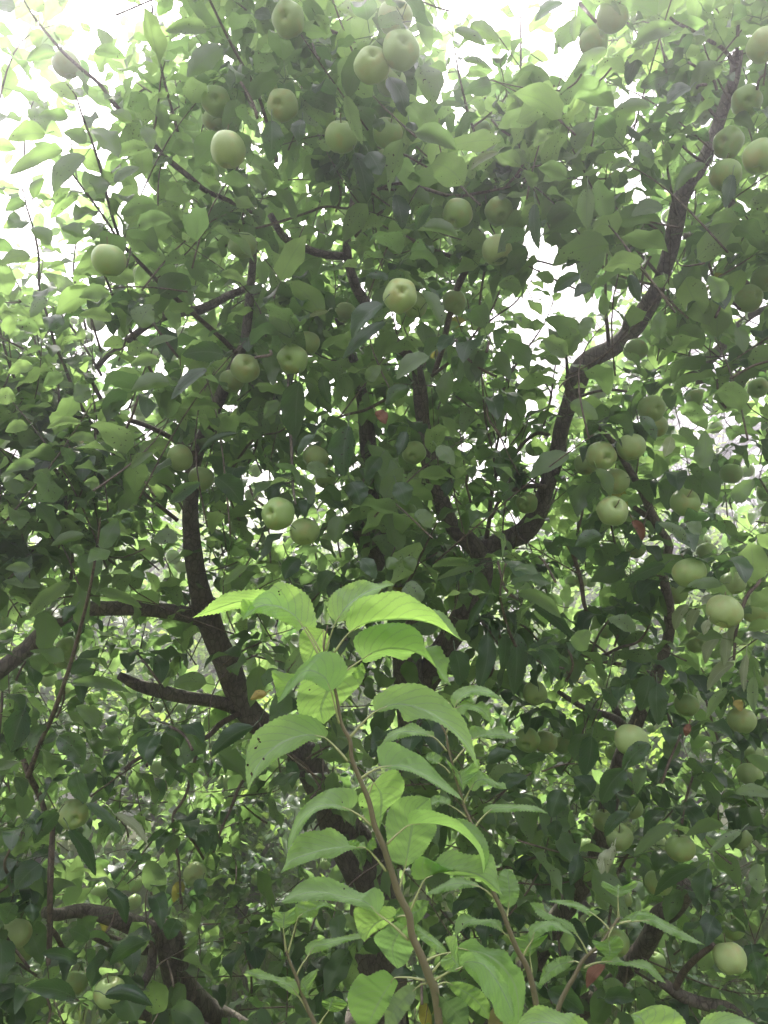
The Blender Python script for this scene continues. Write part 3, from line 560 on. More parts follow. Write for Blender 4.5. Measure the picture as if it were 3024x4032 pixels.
# ------------------------------------------------------------------ apples: x, y, diameter (photo px), calyx offset / None, label
APPLES = [
 (262, 255, 112, None, 'dark apple half hidden by leaves on the topmost left branch against sky'),
 (850, 398, 118, (.1, .3), 'dim apple behind leaves, high up between the two upper left branches'),
 (846, 468, 100, None, 'dim apple touching the underside of another, high up behind leaves, upper left'),
 (897, 590, 140, None, 'dim rounded apple at upper left with a long dark leaf lying over its right side'),
 (428, 1025, 136, None, 'apple alone on a shoot before the sky at far left, right half behind dark leaf'),
 (957, 968, 112, None, 'apple half covered by a broad leaf, just left of the upper curved centre branch'),
 (1134, 76, 134, (-.17, .35), 'upper left apple of the top edge with its dark eye just left of centre'),
 (1557, 68, 136, (.2, .0), 'tall apple cut by the top edge at the centre of the photo'),
 (1579, 196, 150, (.15, .1), 'dark apple directly under the tall apple at top centre'),
 (1464, 256, 142, (.1, -.2), 'large apple with leaves across its face, left in the top centre cluster'),
 (1540, 322, 118, None, 'dark apple lowest in the top centre cluster, mostly behind a black-green leaf'),
 (1112, 414, 124, (-.2, .35), 'apple with a broad leaf lying over it, below the upper left top-edge apple'),
 (1120, 355, 96, None, 'apple top peeping out behind another apple and a leaf, upper left of centre'),
 (1344, 540, 128, ('s', .05, -.8), 'clean apple showing the hollow of its stalk on top, left of the hanging dark leaves'),
 (1525, 526, 124, ('s', .35, -.65), 'apple right of the hanging dark leaves with its stalk hollow turned right'),
 (1528, 640, 112, None, 'apple under another, right of the hanging dark leaves, upper centre'),
 (1894, 520, 88, (.2, .4), 'small clean apple at the foot of the slim shoot standing in the upper right sky'),
 (1860, 455, 66, None, 'apple mostly hidden above the small clean one in the upper right sky'),
 (1275, 881, 70, (.05, .1), 'small pale apple above the fork of the curved centre branch, a leaf over its eye'),
 (1801, 842, 120, None, 'large round apple hanging left in the pair under the thin horizontal twig'),
 (1965, 832, 114, (.15, .7), 'apple hanging right in the pair under the thin horizontal twig, eye at its base'),
 (1957, 985, 120, None, 'dark apple in the shade below the pair under the thin horizontal twig'),
 (2408, 67, 128, ('s', .4, -.6), 'big apple at the top edge right of the open sky, stalk hollow to the right'),
 (2338, 164, 118, (.5, .0), 'dark apple tucked under the big one at the top edge right of the sky'),
 (3010, 178, 132, None, 'pale topped apple cut by the right edge near the upper corner'),
 (2940, 398, 118, (-.25, .45), 'clean round apple near the upper right, above the tall dark limb cluster'),
 (2866, 562, 120, (-.7, .2), 'apple on the upper right limb with its eye turned left'),
 (2994, 616, 136, None, 'large apple cut by the right edge, beside the upper right limb cluster'),
 (2857, 690, 122, None, 'apple lowest in the upper right limb cluster with a leaf across its top'),
 (2636, 852, 62, None, 'small pale apple peeping out behind the upper end of the right limb'),
 (2763, 452, 80, None, 'apple mostly behind leaves left of the upper right limb'),
 (82, 1318, 72, None, 'apple at the far left edge above the middle, upper right part leaf covered'),
 (292, 1263, 30, None, 'tiny pale apple among leaves at left, left of a leaf covered apple'),
 (377, 1269, 76, None, 'apple crossed by a long leaf, left, below the open sky'),
 (544, 1348, 80, None, 'round apple behind a round leaf on the straight thin left branch'),
 (228, 1467, 46, None, 'small bright apple top above leaves at far left'),
 (602, 1397, 62, None, 'left apple of the dark pair below the thick dark left cross branch'),
 (668, 1403, 60, None, 'right apple of the dark pair below the thick dark left cross branch'),
 (717, 1309, 50, None, 'small shaded apple right under the thick dark left cross branch'),
 (838, 1342, 60, None, 'shaded apple beside the bare end of the left diagonal branch'),
 (863, 1166, 58, None, 'apple top showing above the thick dark left cross branch'),
 (966, 1449, 116, (.35, -.2), 'large apple left of centre with another tucked behind its lower left'),
 (913, 1502, 98, None, 'apple half hidden behind the large one left of centre'),
 (549, 1081, 68, None, 'dark apple in the shade right of the lone one at far left'),
 (431, 1546, 46, None, 'small bright apple peeping out over a grey leaf at left'),
 (544, 1608, 64, None, 'upper apple of a leaf covered pair over a dark branch at left'),
 (565, 1648, 60, None, 'lower apple of a leaf covered pair over a dark branch at left'),
 (12, 1740, 62, None, 'apple cut by the left edge a little above mid height'),
 (708, 1804, 108, (-.8, .2), 'pale lit apple left of the left limb with its eye facing left'),
 (793, 1884, 102, None, 'apple behind a grey leaf right below the pale lit one on the left limb'),
 (992, 1950, 62, None, 'small apple left of the big bright centre pair, leaf above it'),
 (1004, 1852, 58, None, 'small shaded apple above and left of the big bright centre pair'),
 (516, 1944, 32, None, 'tiny apple between leaves in the left middle'),
 (1576, 1163, 138, (.1, -.05), 'large well lit apple at upper centre, eye facing the viewer'),
 (1632, 1200, 108, None, 'apple tucked behind the lower right of the large well lit upper centre apple'),
 (1789, 1190, 98, (.35, .55), 'clean apple right of the large well lit upper centre one, before a dark branch'),
 (1360, 1232, 86, None, 'apple behind leaves left of the large well lit upper centre one'),
 (1151, 1415, 122, (-.2, .25), 'round bright apple left of centre above the hanging bare twig'),
 (1209, 1352, 106, None, 'apple right behind the round bright one above the hanging bare twig'),
 (1215, 1302, 50, None, 'uppermost and smallest of three apples above the hanging bare twig'),
 (1242, 1801, 106, None, 'round shaded apple right of the hanging bare twig'),
 (1281, 1884, 86, None, 'blurred pale apple below the round shaded one right of the bare twig'),
 (1630, 1783, 96, (-.2, .4), 'apple half behind the curved centre limb on its left side'),
 (1605, 1836, 70, None, 'smaller apple under another, left of the curved centre limb'),
 (1602, 1590, 46, None, 'small apple at the upper end of the curved centre limb'),
 (1094, 2023, 134, (-.4, -.1), 'big bright apple at centre left, upper one of the bright centre pair'),
 (1199, 2094, 120, (.1, .8), 'bright apple hanging lower right in the bright centre pair'),
 (3012, 1099, 106, None, 'apple with a pale top cut by the right edge, upper one of three'),
 (2949, 1175, 110, (.3, -.1), 'full round apple just below the pale topped one at the right edge'),
 (2891, 1172, 62, None, 'apple hidden behind the left side of the full round right edge one'),
 (2502, 1379, 96, None, 'apple just below the big curved right limb'),
 (2985, 1527, 82, (-.3, .2), 'apple at the right edge under a bare dark branch'),
 (2994, 1421, 60, None, 'small shaded apple at the right edge under the curled leaves'),
 (2567, 1608, 108, (.2, .1), 'upper of two stacked pale apples on the right'),
 (2578, 1677, 102, None, 'lower of two stacked pale apples on the right with a curled leaf over it'),
 (2742, 1567, 80, None, 'shaded apple behind leaves right of the two stacked pale ones'),
 (2356, 1543, 70, None, 'apple behind the kink of the big right limb'),
 (2484, 1761, 116, None, 'shaded apple right of the round one with a dark eye, right middle'),
 (2369, 1795, 118, (.2, .2), 'round apple with a dark eye in the four-apple cluster, right middle'),
 (2308, 1828, 96, None, 'apple behind the left of the dark eyed one, right middle cluster'),
 (2421, 1895, 112, None, 'lowest apple of the right middle cluster, behind a pale leaf'),
 (2815, 1682, 58, None, 'pale apple fragment between leaves at right, above mid height'),
 (2879, 1865, 86, None, 'apple behind a big round leaf at right'),
 (2943, 1853, 58, None, 'small shaded apple near the right edge, right of the big round leaf'),
 (2411, 2013, 124, ('s', .05, -.5), 'bright apple seen with its open dark eye on top, centre right'),
 (2697, 1980, 116, ('s', .0, -.7), 'broad apple under a spur with a leaf lying on it, right'),
 (3018, 1938, 80, None, 'pale apple cut by the right edge near mid height'),
 (2074, 1980, 88, (-.2, .3), 'apple left of the foot of the big right limb'),
 (2105, 1765, 74, None, 'shaded apple under the curved twig left of the right limb'),
 (2112, 1953, 50, None, 'small apple hidden behind the one left of the right limb foot'),
 (2539, 1853, 56, None, 'small shaded apple right of the thin right branch'),
 (6, 2447, 72, None, 'apple cut by the left edge above the thick left branch'),
 (264, 2551, 90, (.2, -.25), 'top apple of the left cluster under the thick left branch'),
 (254, 2600, 80, None, 'second apple from the top in the left cluster under the thick branch'),
 (187, 2630, 74, None, 'apple lower left in the cluster under the thick left branch'),
 (192, 2676, 62, None, 'lowest dark apple of the cluster under the thick left branch'),
 (249, 2721, 62, None, 'pale apple below the cluster under the thick left branch'),
 (629, 2651, 60, None, 'small apple between the two left side branches'),
 (683, 2192, 60, None, 'small green apple left of the left limb'),
 (717, 2231, 58, None, 'shaded apple touching the left limb, under a smaller one'),
 (319, 2171, 36, None, 'tiny apple near a curled pale leaf at left'),
 (674, 2788, 50, None, 'middle of three small apples under the lower left side branch'),
 (712, 2788, 46, None, 'right one of three small apples under the lower left side branch'),
 (620, 2786, 46, None, 'left one of three small apples under the lower left side branch'),
 (620, 3014, 60, None, 'round shaded apple below the thin forked left branch'),
 (1063, 2450, 46, None, 'small bright apple directly under the first big foreground leaf'),
 (1284, 2119, 50, None, 'small dark apple right of the bright centre pair'),
 (1160, 2511, 36, None, 'tiny apple partly behind the foreground shoot at its left'),
 (2716, 2256, 132, None, 'large apple upper one of two on the right, under a pale cut stub'),
 (2660, 2335, 96, None, 'apple lower left beneath the large one right of the thin right trunk'),
 (2851, 2408, 142, None, 'largest brightest apple at the right, standing above a fan of pale leaves'),
 (2976, 2393, 126, (.75, .2), 'large bright apple right beside the largest one, eye to the right edge'),
 (2885, 2297, 102, None, 'apple behind and above the largest bright apple at right'),
 (2964, 2285, 94, None, 'apple top right behind the two largest bright apples'),
 (2769, 2131, 60, None, 'small pale apple high in the right cluster under a leaf'),
 (2783, 2174, 80, None, 'pale apple behind leaves above the right cluster'),
 (2739, 2526, 88, (.0, .0), 'apple with its eye facing out, beside the fan of pale leaves'),
 (2250, 2289, 52, None, 'left one of three small apples in a row, centre right'),
 (2288, 2292, 50, None, 'middle one of three small apples in a row, centre right'),
 (2326, 2295, 40, None, 'right one of three small apples in a row, centre right'),
 (2502, 2162, 80, None, 'dark apple in shade below a red-brown dead leaf'),
 (2387, 2484, 68, None, 'apple showing as a crescent behind a spotted leaf'),
 (2107, 2730, 98, (.0, .5), 'shaded apple alone right of the foreground shoot top'),
 (2374, 2684, 54, ('s', .05, -.6), 'small apple hanging under the crossing bare twigs'),
 (2077, 2915, 98, (-.25, .2), 'left apple with open eye in the row of three at centre right'),
 (2147, 2921, 92, None, 'middle apple of the row of three at centre right'),
 (2217, 2933, 80, None, 'right apple of the row of three with a dark leaf across'),
 (2484, 2915, 130, None, 'large apple with a grey leaf below it, lower right of centre'),
 (2417, 2962, 72, None, 'apple sliver behind the left of the large one over a grey leaf'),
 (2921, 2836, 108, None, 'shaded apple near an orange dead leaf at right'),
 (2563, 2867, 42, None, 'small pale apple right of the large one over a grey leaf'),
 (2703, 2776, 96, None, 'very dark apple deep in shade at right'),
 (2964, 2976, 86, None, 'dim apple near the right edge below the one by the orange leaf'),
 (2988, 2672, 82, None, 'apple behind hanging leaves near the right edge'),
 (2925, 2520, 52, None, 'small apple under the pair of largest bright apples'),
 (2775, 2940, 50, None, 'small apple on a spur at right between dark leaves'),
 (289, 3206, 118, (.5, .05), 'bright yellow-green apple at lower left, eye facing right'),
 (173, 3170, 60, None, 'apple top behind a leaf left of the bright lower left one'),
 (671, 3073, 60, None, 'right of two small apples hanging at lower left of centre'),
 (623, 3036, 56, None, 'left of two small apples hanging at lower left of centre'),
 (887, 3079, 62, None, 'shaded apple left of the foreground leaf, before bright foliage'),
 (767, 3442, 92, (.1, .15), 'clean apple on the thin hanging branch at lower left, eye facing the viewer'),
 (696, 3659, 86, None, 'apple in front of the thick bent limb at lower left'),
 (61, 3677, 118, None, 'large apple near the lower left edge, upper one of two'),
 (85, 3737, 112, None, 'large apple near the lower left edge, behind and below another'),
 (532, 3480, 62, None, 'upper apple of the stacked pair over the lower left limb'),
 (395, 3510, 70, None, 'apple behind a folded leaf left of the stacked pair, lower left'),
 (526, 3552, 64, None, 'lower apple of the stacked pair over the lower left limb'),
 (298, 3869, 96, None, 'bright apple left in the bottom left trio'),
 (431, 3909, 122, None, 'tall bright apple in the bottom left trio with a leaf across'),
 (437, 4006, 72, None, 'bottom apple of the bottom left trio at the lower edge'),
 (957, 3510, 56, None, 'dark apple left of the foreground shoot near the bottom'),
 (1145, 3091, 58, None, 'left of two small apples beside the dark trunk, behind the foreground shoot'),
 (1196, 3103, 46, None, 'right of two small apples beside the dark trunk, behind the foreground shoot'),
 (1087, 3738, 56, None, 'apple just left of the little lower left shoot'),
 (1205, 3632, 52, None, 'apple behind the pale leaves of the little lower left shoot'),
 (1281, 3401, 46, None, 'small dim apple against the trunk behind the foreground shoot'),
 (1016, 3461, 58, None, 'dark apple left of the tip of a drooping foreground leaf'),
 (2952, 3048, 96, None, 'shaded apple at the right, above the bright folded leaf'),
 (2381, 3231, 92, None, 'upper pale apple of the cluster above the knotted limb'),
 (2370, 3269, 84, None, 'left lower pale apple of the cluster above the knotted limb'),
 (2490, 3182, 86, None, 'dim upper right apple of the cluster above the knotted limb'),
 (2438, 3297, 110, None, 'apple behind a dark leaf at the bottom of the cluster above the knotted limb'),
 (2308, 3328, 60, None, 'small apple with a leaf over it directly above the knotted limb'),
 (2680, 3340, 116, None, 'large apple in the lower right cluster with dark leaves below it'),
 (2593, 3316, 60, None, 'pale apple sliver left of the large one, lower right cluster'),
 (2909, 3297, 96, None, 'bright topped apple between leaves near the right edge, lower right'),
 (2784, 3237, 60, None, 'small pale apple above the large one, lower right cluster'),
 (2593, 3476, 108, None, 'long pale apple left of two dark leaves, lower right'),
 (2727, 3486, 52, None, 'small bright apple right of the two dark leaves, lower right'),
 (2447, 3540, 82, None, 'apple behind the topmost leaf of the lower right shoot'),
 (2423, 3713, 110, None, 'apple behind the stem of the lower right shoot'),
 (2581, 3790, 82, None, 'pale apple right of the lower right shoot, over a pointed leaf'),
 (2884, 3653, 92, None, 'upper apple of the lower right edge cluster'),
 (2961, 3638, 70, None, 'apple right behind the upper one of the lower right edge cluster'),
 (2848, 3688, 62, None, 'small apple between the upper and the biggest in the lower right edge cluster'),
 (2873, 3773, 126, (.1, .85), 'biggest apple of the lower right edge cluster, dark round leaf beside it'),
 (2763, 3917, 40, None, 'tiny apple on a spur over the bottom right limb'),
]
# ------------------------------------------------------------------ the apple tree: trunk and limbs
DT = 2.7
TREE = empty('apple_tree', (P(1480, 3600, DT)[0], P(1480, 3600, DT)[1], 0.0))
tag(TREE, 'old spreading apple tree full of green apples filling the whole view', 'tree')
VIS = []          # visible wood: x, y, half width, depth (leaves keep clear of it)

def limb(name, pts, d, parent=TREE, mat=None, keep=True, knob=0.10, lab=None, extra=None, sides=None, show=.42):
    """pts (x, y, width px); d = depth at the start or (start, end)"""
    pts = np.array(pts, float)
    d0, d1 = (d, d) if isinstance(d, (int, float)) else d
    n = max(10, min(90, int(np.sum(np.linalg.norm(np.diff(pts[:, :2], axis=0), axis=1)) / 14)))
    k = catmull(pts, n)
    dd = np.linspace(d0, d1, n) + 0.012 * np.sin(np.linspace(0, 9, n) + pts[0, 0])
    C = PA(k[:, 0], k[:, 1], dd)
    R = np.maximum(k[:, 2], 4) * 0.5 * dd / FPX
    if extra is not None:
        C = np.vstack([C, np.array(extra)[:, :3]]); R = np.r_[R, np.array(extra)[:, 3]]
        C2 = catmull(np.column_stack([C, R]), len(C) + 20); C, R = C2[:, :3], C2[:, 3]
    big = pts[:, 2].max() > 30
    V, F, F3 = tube(C, R, sides or (22 if big else 9), knob=knob if big else knob * .8, seed=int(pts[0, 0] + pts[0, 1]))
    o = mesh_obj(name, V, F, mat or (M_BARK if big else M_TWIG), parent, F3=F3)
    if lab: o['label'] = lab
    if keep:
        for q, z in zip(k[::2], dd[::2]): VIS.append((q[0], q[1], q[2] * .5, z, show))
    return o

tb = P(1480, 3600, DT)
limb('trunk', [(1185, 2950, 110), (1262, 3100, 122), (1340, 3250, 150), (1430, 3400, 190), (1485, 3560, 205), (1490, 3760, 215), (1490, 4040, 230)], (2.62, 2.7), knob=.07,
     extra=[(tb[0], tb[1] + .05, .55, .115), (tb[0], tb[1] + .06, .2, .125), (tb[0], tb[1] + .06, -.1, .16)], sides=32)
limb('limb', [(1330, 1250, 30), (1385, 1400, 40), (1425, 1560, 50), (1445, 1700, 62), (1455, 1840, 76), (1445, 1980, 104), (1462, 2090, 140), (1545, 2200, 150), (1590, 2350, 128), (1605, 2620, 118), (1622, 2900, 112), (1600, 3150, 115), (1530, 3380, 130)], (2.6, 2.75), lab='dark upright central limb', keep=False)
limb('limb', [(1000, 950, 28), (985, 1150, 34), (965, 1330, 36), (940, 1400, 38), (880, 1530, 45), (825, 1670, 52), (770, 1790, 58), (750, 1960, 60), (755, 2100, 66), (772, 2250, 76), (812, 2420, 92), (870, 2560, 96), (930, 2700, 98), (975, 2800, 100), (1060, 2880, 104), (1200, 2975, 110)], (2.3, 2.62), lab='long left limb', show=.6)
limb('limb', [(-260, 2790, 56), (-120, 2730, 58), (0, 2640, 60), (100, 2560, 62), (190, 2470, 64), (300, 2405, 60), (450, 2395, 58), (600, 2400, 60), (700, 2412, 64), (800, 2440, 66)], (2.2, 2.5), show=.85)
limb('limb', [(470, 2660, 32), (560, 2702, 48), (700, 2740, 52), (850, 2762, 50), (950, 2795, 55)], (2.4, 2.57), show=.85)
limb('limb', [(940, 2810, 22), (870, 2850, 22), (800, 2910, 20), (640, 2950, 18), (540, 2990, 16), (490, 3030, 13)], (2.55, 2.3))
limb('branch', [(785, 2912, 14), (760, 3020, 13), (735, 3120, 12), (712, 3165, 12), (682, 3215, 12), (690, 3320, 11), (705, 3400, 10), (712, 3560, 9)], (2.4, 2.2))
limb('limb', [(1065, 845, 26), (1125, 940, 30), (1210, 982, 30), (1290, 1005, 30), (1365, 1010, 34)], (2.2, 2.3))
limb('limb', [(1462, 330, 20), (1446, 516, 24), (1432, 650, 26), (1392, 790, 28), (1365, 960, 32), (1390, 1100, 40), (1430, 1180, 42), (1520, 1310, 40), (1590, 1380, 42), (1640, 1450, 48), (1655, 1560, 54), (1672, 1710, 60), (1697, 1860, 62), (1742, 1985, 64), (1788, 2080, 66), (1850, 2135, 70), (1905, 2230, 80), (1850, 2380, 90), (1720, 2600, 100), (1620, 2780, 105)], (2.1, 2.75), lab='curved centre limb', show=.4)
limb('limb', [(2905, 200, 40), (2891, 304, 44), (2867, 377, 46), (2812, 535, 50), (2782, 608, 54), (2715, 730, 58), (2680, 785, 66), (2660, 880, 64), (2640, 980, 62), (2623, 1038, 62), (2593, 1130, 64), (2550, 1208, 70), (2490, 1293, 74), (2417, 1366, 74), (2335, 1409, 78), (2286, 1462, 84), (2266, 1530, 78), (2238, 1600, 66), (2212, 1680, 62), (2196, 1768, 60), (2172, 1860, 62), (2143, 1950, 66), (2115, 2030, 78), (2060, 2095, 84), (1990, 2125, 74), (1905, 2160, 74)], (2.0, 2.66), lab='big curved right limb', knob=.08, show=.91)
limb('stub', [(2228, 1510, 26), (2246, 1545, 26), (2262, 1580, 22), (2275, 1612, 16)], 2.28, lab='pale cut stub')
limb('branch', [(2690, 930, 26), (2740, 930, 26), (2790, 918, 25), (2850, 885, 24), (2875, 850, 24), (2882, 790, 22), (2900, 700, 18)], (2.1, 1.95))
limb('branch', [(2398, 1362, 17), (2388, 1240, 13), (2384, 1120, 10), (2390, 1010, 8), (2400, 940, 6)], (2.22, 2.1))
limb('branch', [(2460, 1290, 22), (2462, 1262, 18), (2468, 1240, 15)], 2.16)
limb('limb', [(2640, 1475, 26), (2715, 1470, 40), (2775, 1427, 46), (2836, 1372, 42), (2870, 1325, 36), (2960, 1240, 30), (3090, 1190, 28)], (2.9, 2.7))
limb('branch', [(2545, 1355, 10), (2560, 1410, 20), (2600, 1455, 24), (2655, 1480, 26)], (2.75, 2.9), lab='pale twisted dead branch', mat=M_BARK)
limb('limb', [(2740, 1495, 40), (2830, 1485, 30), (2930, 1476, 26), (3080, 1440, 24)], (2.95, 2.7))
limb('limb', [(2836, 1026, 30), (2880, 1060, 30), (2915, 1099, 28), (3000, 1160, 24)], (2.4, 2.4))
limb('limb', [(2350, 1676, 18), (2411, 1737, 22), (2465, 1828, 26), (2502, 1889, 28), (2538, 1956, 30), (2560, 2010, 32), (2600, 2090, 34), (2635, 2150, 34), (2612, 2230, 36), (2618, 2300, 38), (2634, 2380, 40), (2632, 2500, 42), (2598, 2620, 44), (2560, 2720, 52), (2500, 2860, 56), (2440, 3000, 62), (2395, 3180, 72), (2356, 3358, 76), (2308, 3450, 78), (2259, 3522, 78), (2200, 3620, 80), (2120, 3750, 84), (1980, 3950, 90), (1800, 4120, 100)], (2.0, 2.7), lab='right side limb with a round knot', show=.3)
limb('limb', [(2690, 3480, 60), (2682, 3530, 74), (2640, 3580, 78), (2595, 3610, 78), (2565, 3680, 74), (2500, 3780, 70), (2380, 3900, 66), (2200, 4050, 70)], (2.2, 2.6))
limb('limb', [(2600, 3860, 40), (2684, 3920, 46), (2775, 3953, 50), (2866, 3972, 52), (2945, 4035, 50), (3080, 4130, 50)], (2.0, 1.9))
limb('branch', [(2810, 3720, 20), (2740, 3775, 24), (2690, 3830, 26), (2660, 3890, 26)], (1.75, 1.9))
limb('branch', [(2283, 1561, 13), (2356, 1540, 12), (2441, 1537, 12), (2526, 1564, 10)], (2.25, 2.1))
limb('branch', [(2162, 1713, 15), (2113, 1707, 15), (2058, 1749, 14), (2010, 1812, 15), (1960, 1860, 15), (1935, 1950, 16), (1925, 2060, 18), (1915, 2120, 20)], (2.3, 2.55))
limb('branch', [(2145, 1918, 22), (2085, 1915, 18), (2020, 1930, 17), (1965, 1975, 14), (1935, 2040, 12)], (2.5, 2.4))
limb('branch', [(2235, 2648, 15), (2290, 2614, 16), (2362, 2605, 17), (2430, 2614, 17), (2502, 2633, 18), (2590, 2660, 18)], (2.0, 2.2))
limb('branch', [(2198, 2566, 16), (2290, 2581, 14), (2362, 2586, 14), (2441, 2550, 12), (2514, 2526, 10), (2560, 2460, 7)], (2.2, 1.95))
limb('branch', [(2215, 2120, 14), (2250, 2170, 15), (2271, 2229, 16), (2290, 2300, 17), (2298, 2370, 16), (2318, 2430, 12)], (2.0, 2.1))
limb('branch', [(2200, 2725, 16), (2290, 2782, 22), (2362, 2806, 24), (2441, 2842, 34), (2480, 2900, 36)], (2.3, 2.4))
limb('limb', [(175, 3590, 40), (231, 3601, 46), (324, 3586, 52), (433, 3607, 62), (530, 3644, 74), (610, 3672, 80)], (2.1, 2.3), show=.85)
limb('limb', [(310, 3640, 30), (348, 3668, 40), (421, 3700, 44), (494, 3725, 44), (580, 3740, 40)], (2.2, 2.35))
limb('limb', [(598, 3640, 70), (640, 3665, 92), (668, 3710, 104), (684, 3790, 108), (712, 3875, 106), (786, 3958, 98), (889, 4025, 92), (1050, 4120, 92), (1300, 4260, 110)], (2.3, 2.7), lab='thick bent lower left limb', knob=.07, show=.85)
limb('branch', [(608, 3700, 34), (600, 3753, 34), (592, 3820, 34), (560, 3880, 32), (530, 3925, 28)], (2.35, 2.2))
limb('limb', [(440, 3945, 40), (500, 3960, 54), (560, 3978, 60), (694, 4010, 66), (850, 4090, 70)], (2.1, 2.4))
limb('branch', [(208, 3240, 18), (202, 3370, 24), (197, 3520, 24), (195, 3692, 22), (190, 3800, 18)], (1.8, 1.8))
limb('branch', [(90, 2990, 20), (118, 3060, 24), (150, 3120, 24), (175, 3190, 20)], (1.85, 1.9))
limb('branch', [(190, 3640, 16), (225, 3690, 20), (250, 3740, 18)], (1.9, 2.0))
limb('limb', [(583, 1275, 26), (668, 1238, 34), (790, 1218, 36), (900, 1165, 32), (985, 1130, 24)], (2.6, 2.35))
limb('limb', [(380, 1450, 24), (420, 1400, 26), (475, 1362, 28), (540, 1310, 28), (600, 1270, 28)], (2.6, 2.6))
limb('limb', [(340, 1457, 14), (389, 1555, 18), (425, 1610, 20), (486, 1645, 20), (589, 1682, 20), (700, 1740, 22), (770, 1790, 24)], (2.2, 2.4))
limb('branch', [(1224, 91, 13), (1300, 121, 15), (1385, 164, 16), (1440, 240, 18), (1458, 330, 20)], (1.8, 2.0))
limb('branch', [(1458, 766, 11), (1512, 735, 10), (1579, 723, 12), (1676, 744, 13), (1780, 772, 13), (1889, 760, 12), (2010, 735, 9)], (1.9, 1.9))
limb('branch', [(1008, 899, 8), (1117, 869, 10), (1208, 838, 10), (1281, 814, 10), (1372, 820, 10), (1395, 790, 10)], (1.9, 2.15))
limb('branch', [(1400, 930, 14), (1440, 880, 13), (1506, 832, 11)], (2.2, 2.0))
limb('branch', [(1560, 905, 12), (1620, 945, 15), (1695, 980, 17), (1792, 1016, 18), (1860, 1040, 24)], (2.0, 2.2))
limb('limb', [(1865, 960, 20), (1850, 1020, 24), (1830, 1070, 28), (1800, 1140, 28), (1765, 1270, 24), (1740, 1380, 22), (1710, 1470, 22)], (2.1, 2.3))
limb('branch', [(1970, 1140, 6), (1932, 1227, 8), (1871, 1312, 9), (1804, 1397, 11), (1700, 1480, 14)], (2.1, 2.3))
limb('branch', [(1318, 1649, 9), (1375, 1630, 11), (1433, 1616, 12), (1512, 1576, 13), (1600, 1520, 13)], (2.2, 2.35))
limb('branch', [(1895, 1440, 6), (1901, 1537, 7), (1913, 1664, 8), (1944, 1798, 9), (1950, 1880, 10)], (2.2, 2.4))
limb('branch', [(1132, 1440, 11), (1136, 1520, 12), (1139, 1616, 12), (1147, 1760, 12), (1154, 1920, 11), (1165, 1985, 9)], (1.95, 1.75), lab='straight pale hanging twig', mat=M_BARK)
limb('branch', [(2612, 205, 7), (2640, 255, 8), (2672, 292, 9), (2721, 334, 10), (2782, 413, 12), (2830, 480, 14)], (1.8, 2.0))
limb('branch', [(2640, 70, 10), (2666, 91, 12), (2715, 115, 13), (2788, 158, 14), (2848, 194, 15), (2900, 260, 18)], (1.7, 1.95))
limb('branch', [(2913, -60, 11), (2908, 60, 12), (2903, 160, 14), (2902, 230, 18)], (1.8, 1.98))
limb('branch', [(2280, 10, 14), (2310, 45, 13), (2345, 85, 12)], (1.7, 1.6))
limb('branch', [(2359, 838, 7), (2405, 893, 8), (2450, 935, 9), (2502, 978, 11), (2590, 1080, 14)], (2.0, 2.1))
limb('branch', [(1010, 3030, 10), (950, 3085, 12), (907, 3188, 12), (871, 3267, 11), (841, 3358, 9)], (2.3, 2.1))
limb('branch', [(2480, 3350, 10), (2440, 3420, 11), (2415, 3520, 11), (2395, 3640, 11)], (2.1, 2.0))
limb('branch', [(2620, 2070, 20), (2560, 2040, 22), (2500, 2000, 20)], (2.2, 2.1), keep=False)
limb('limb', [(2420, 2780, 30), (2436, 2830, 40), (2460, 2880, 40), (2500, 2960, 40)], (2.45, 2.5))

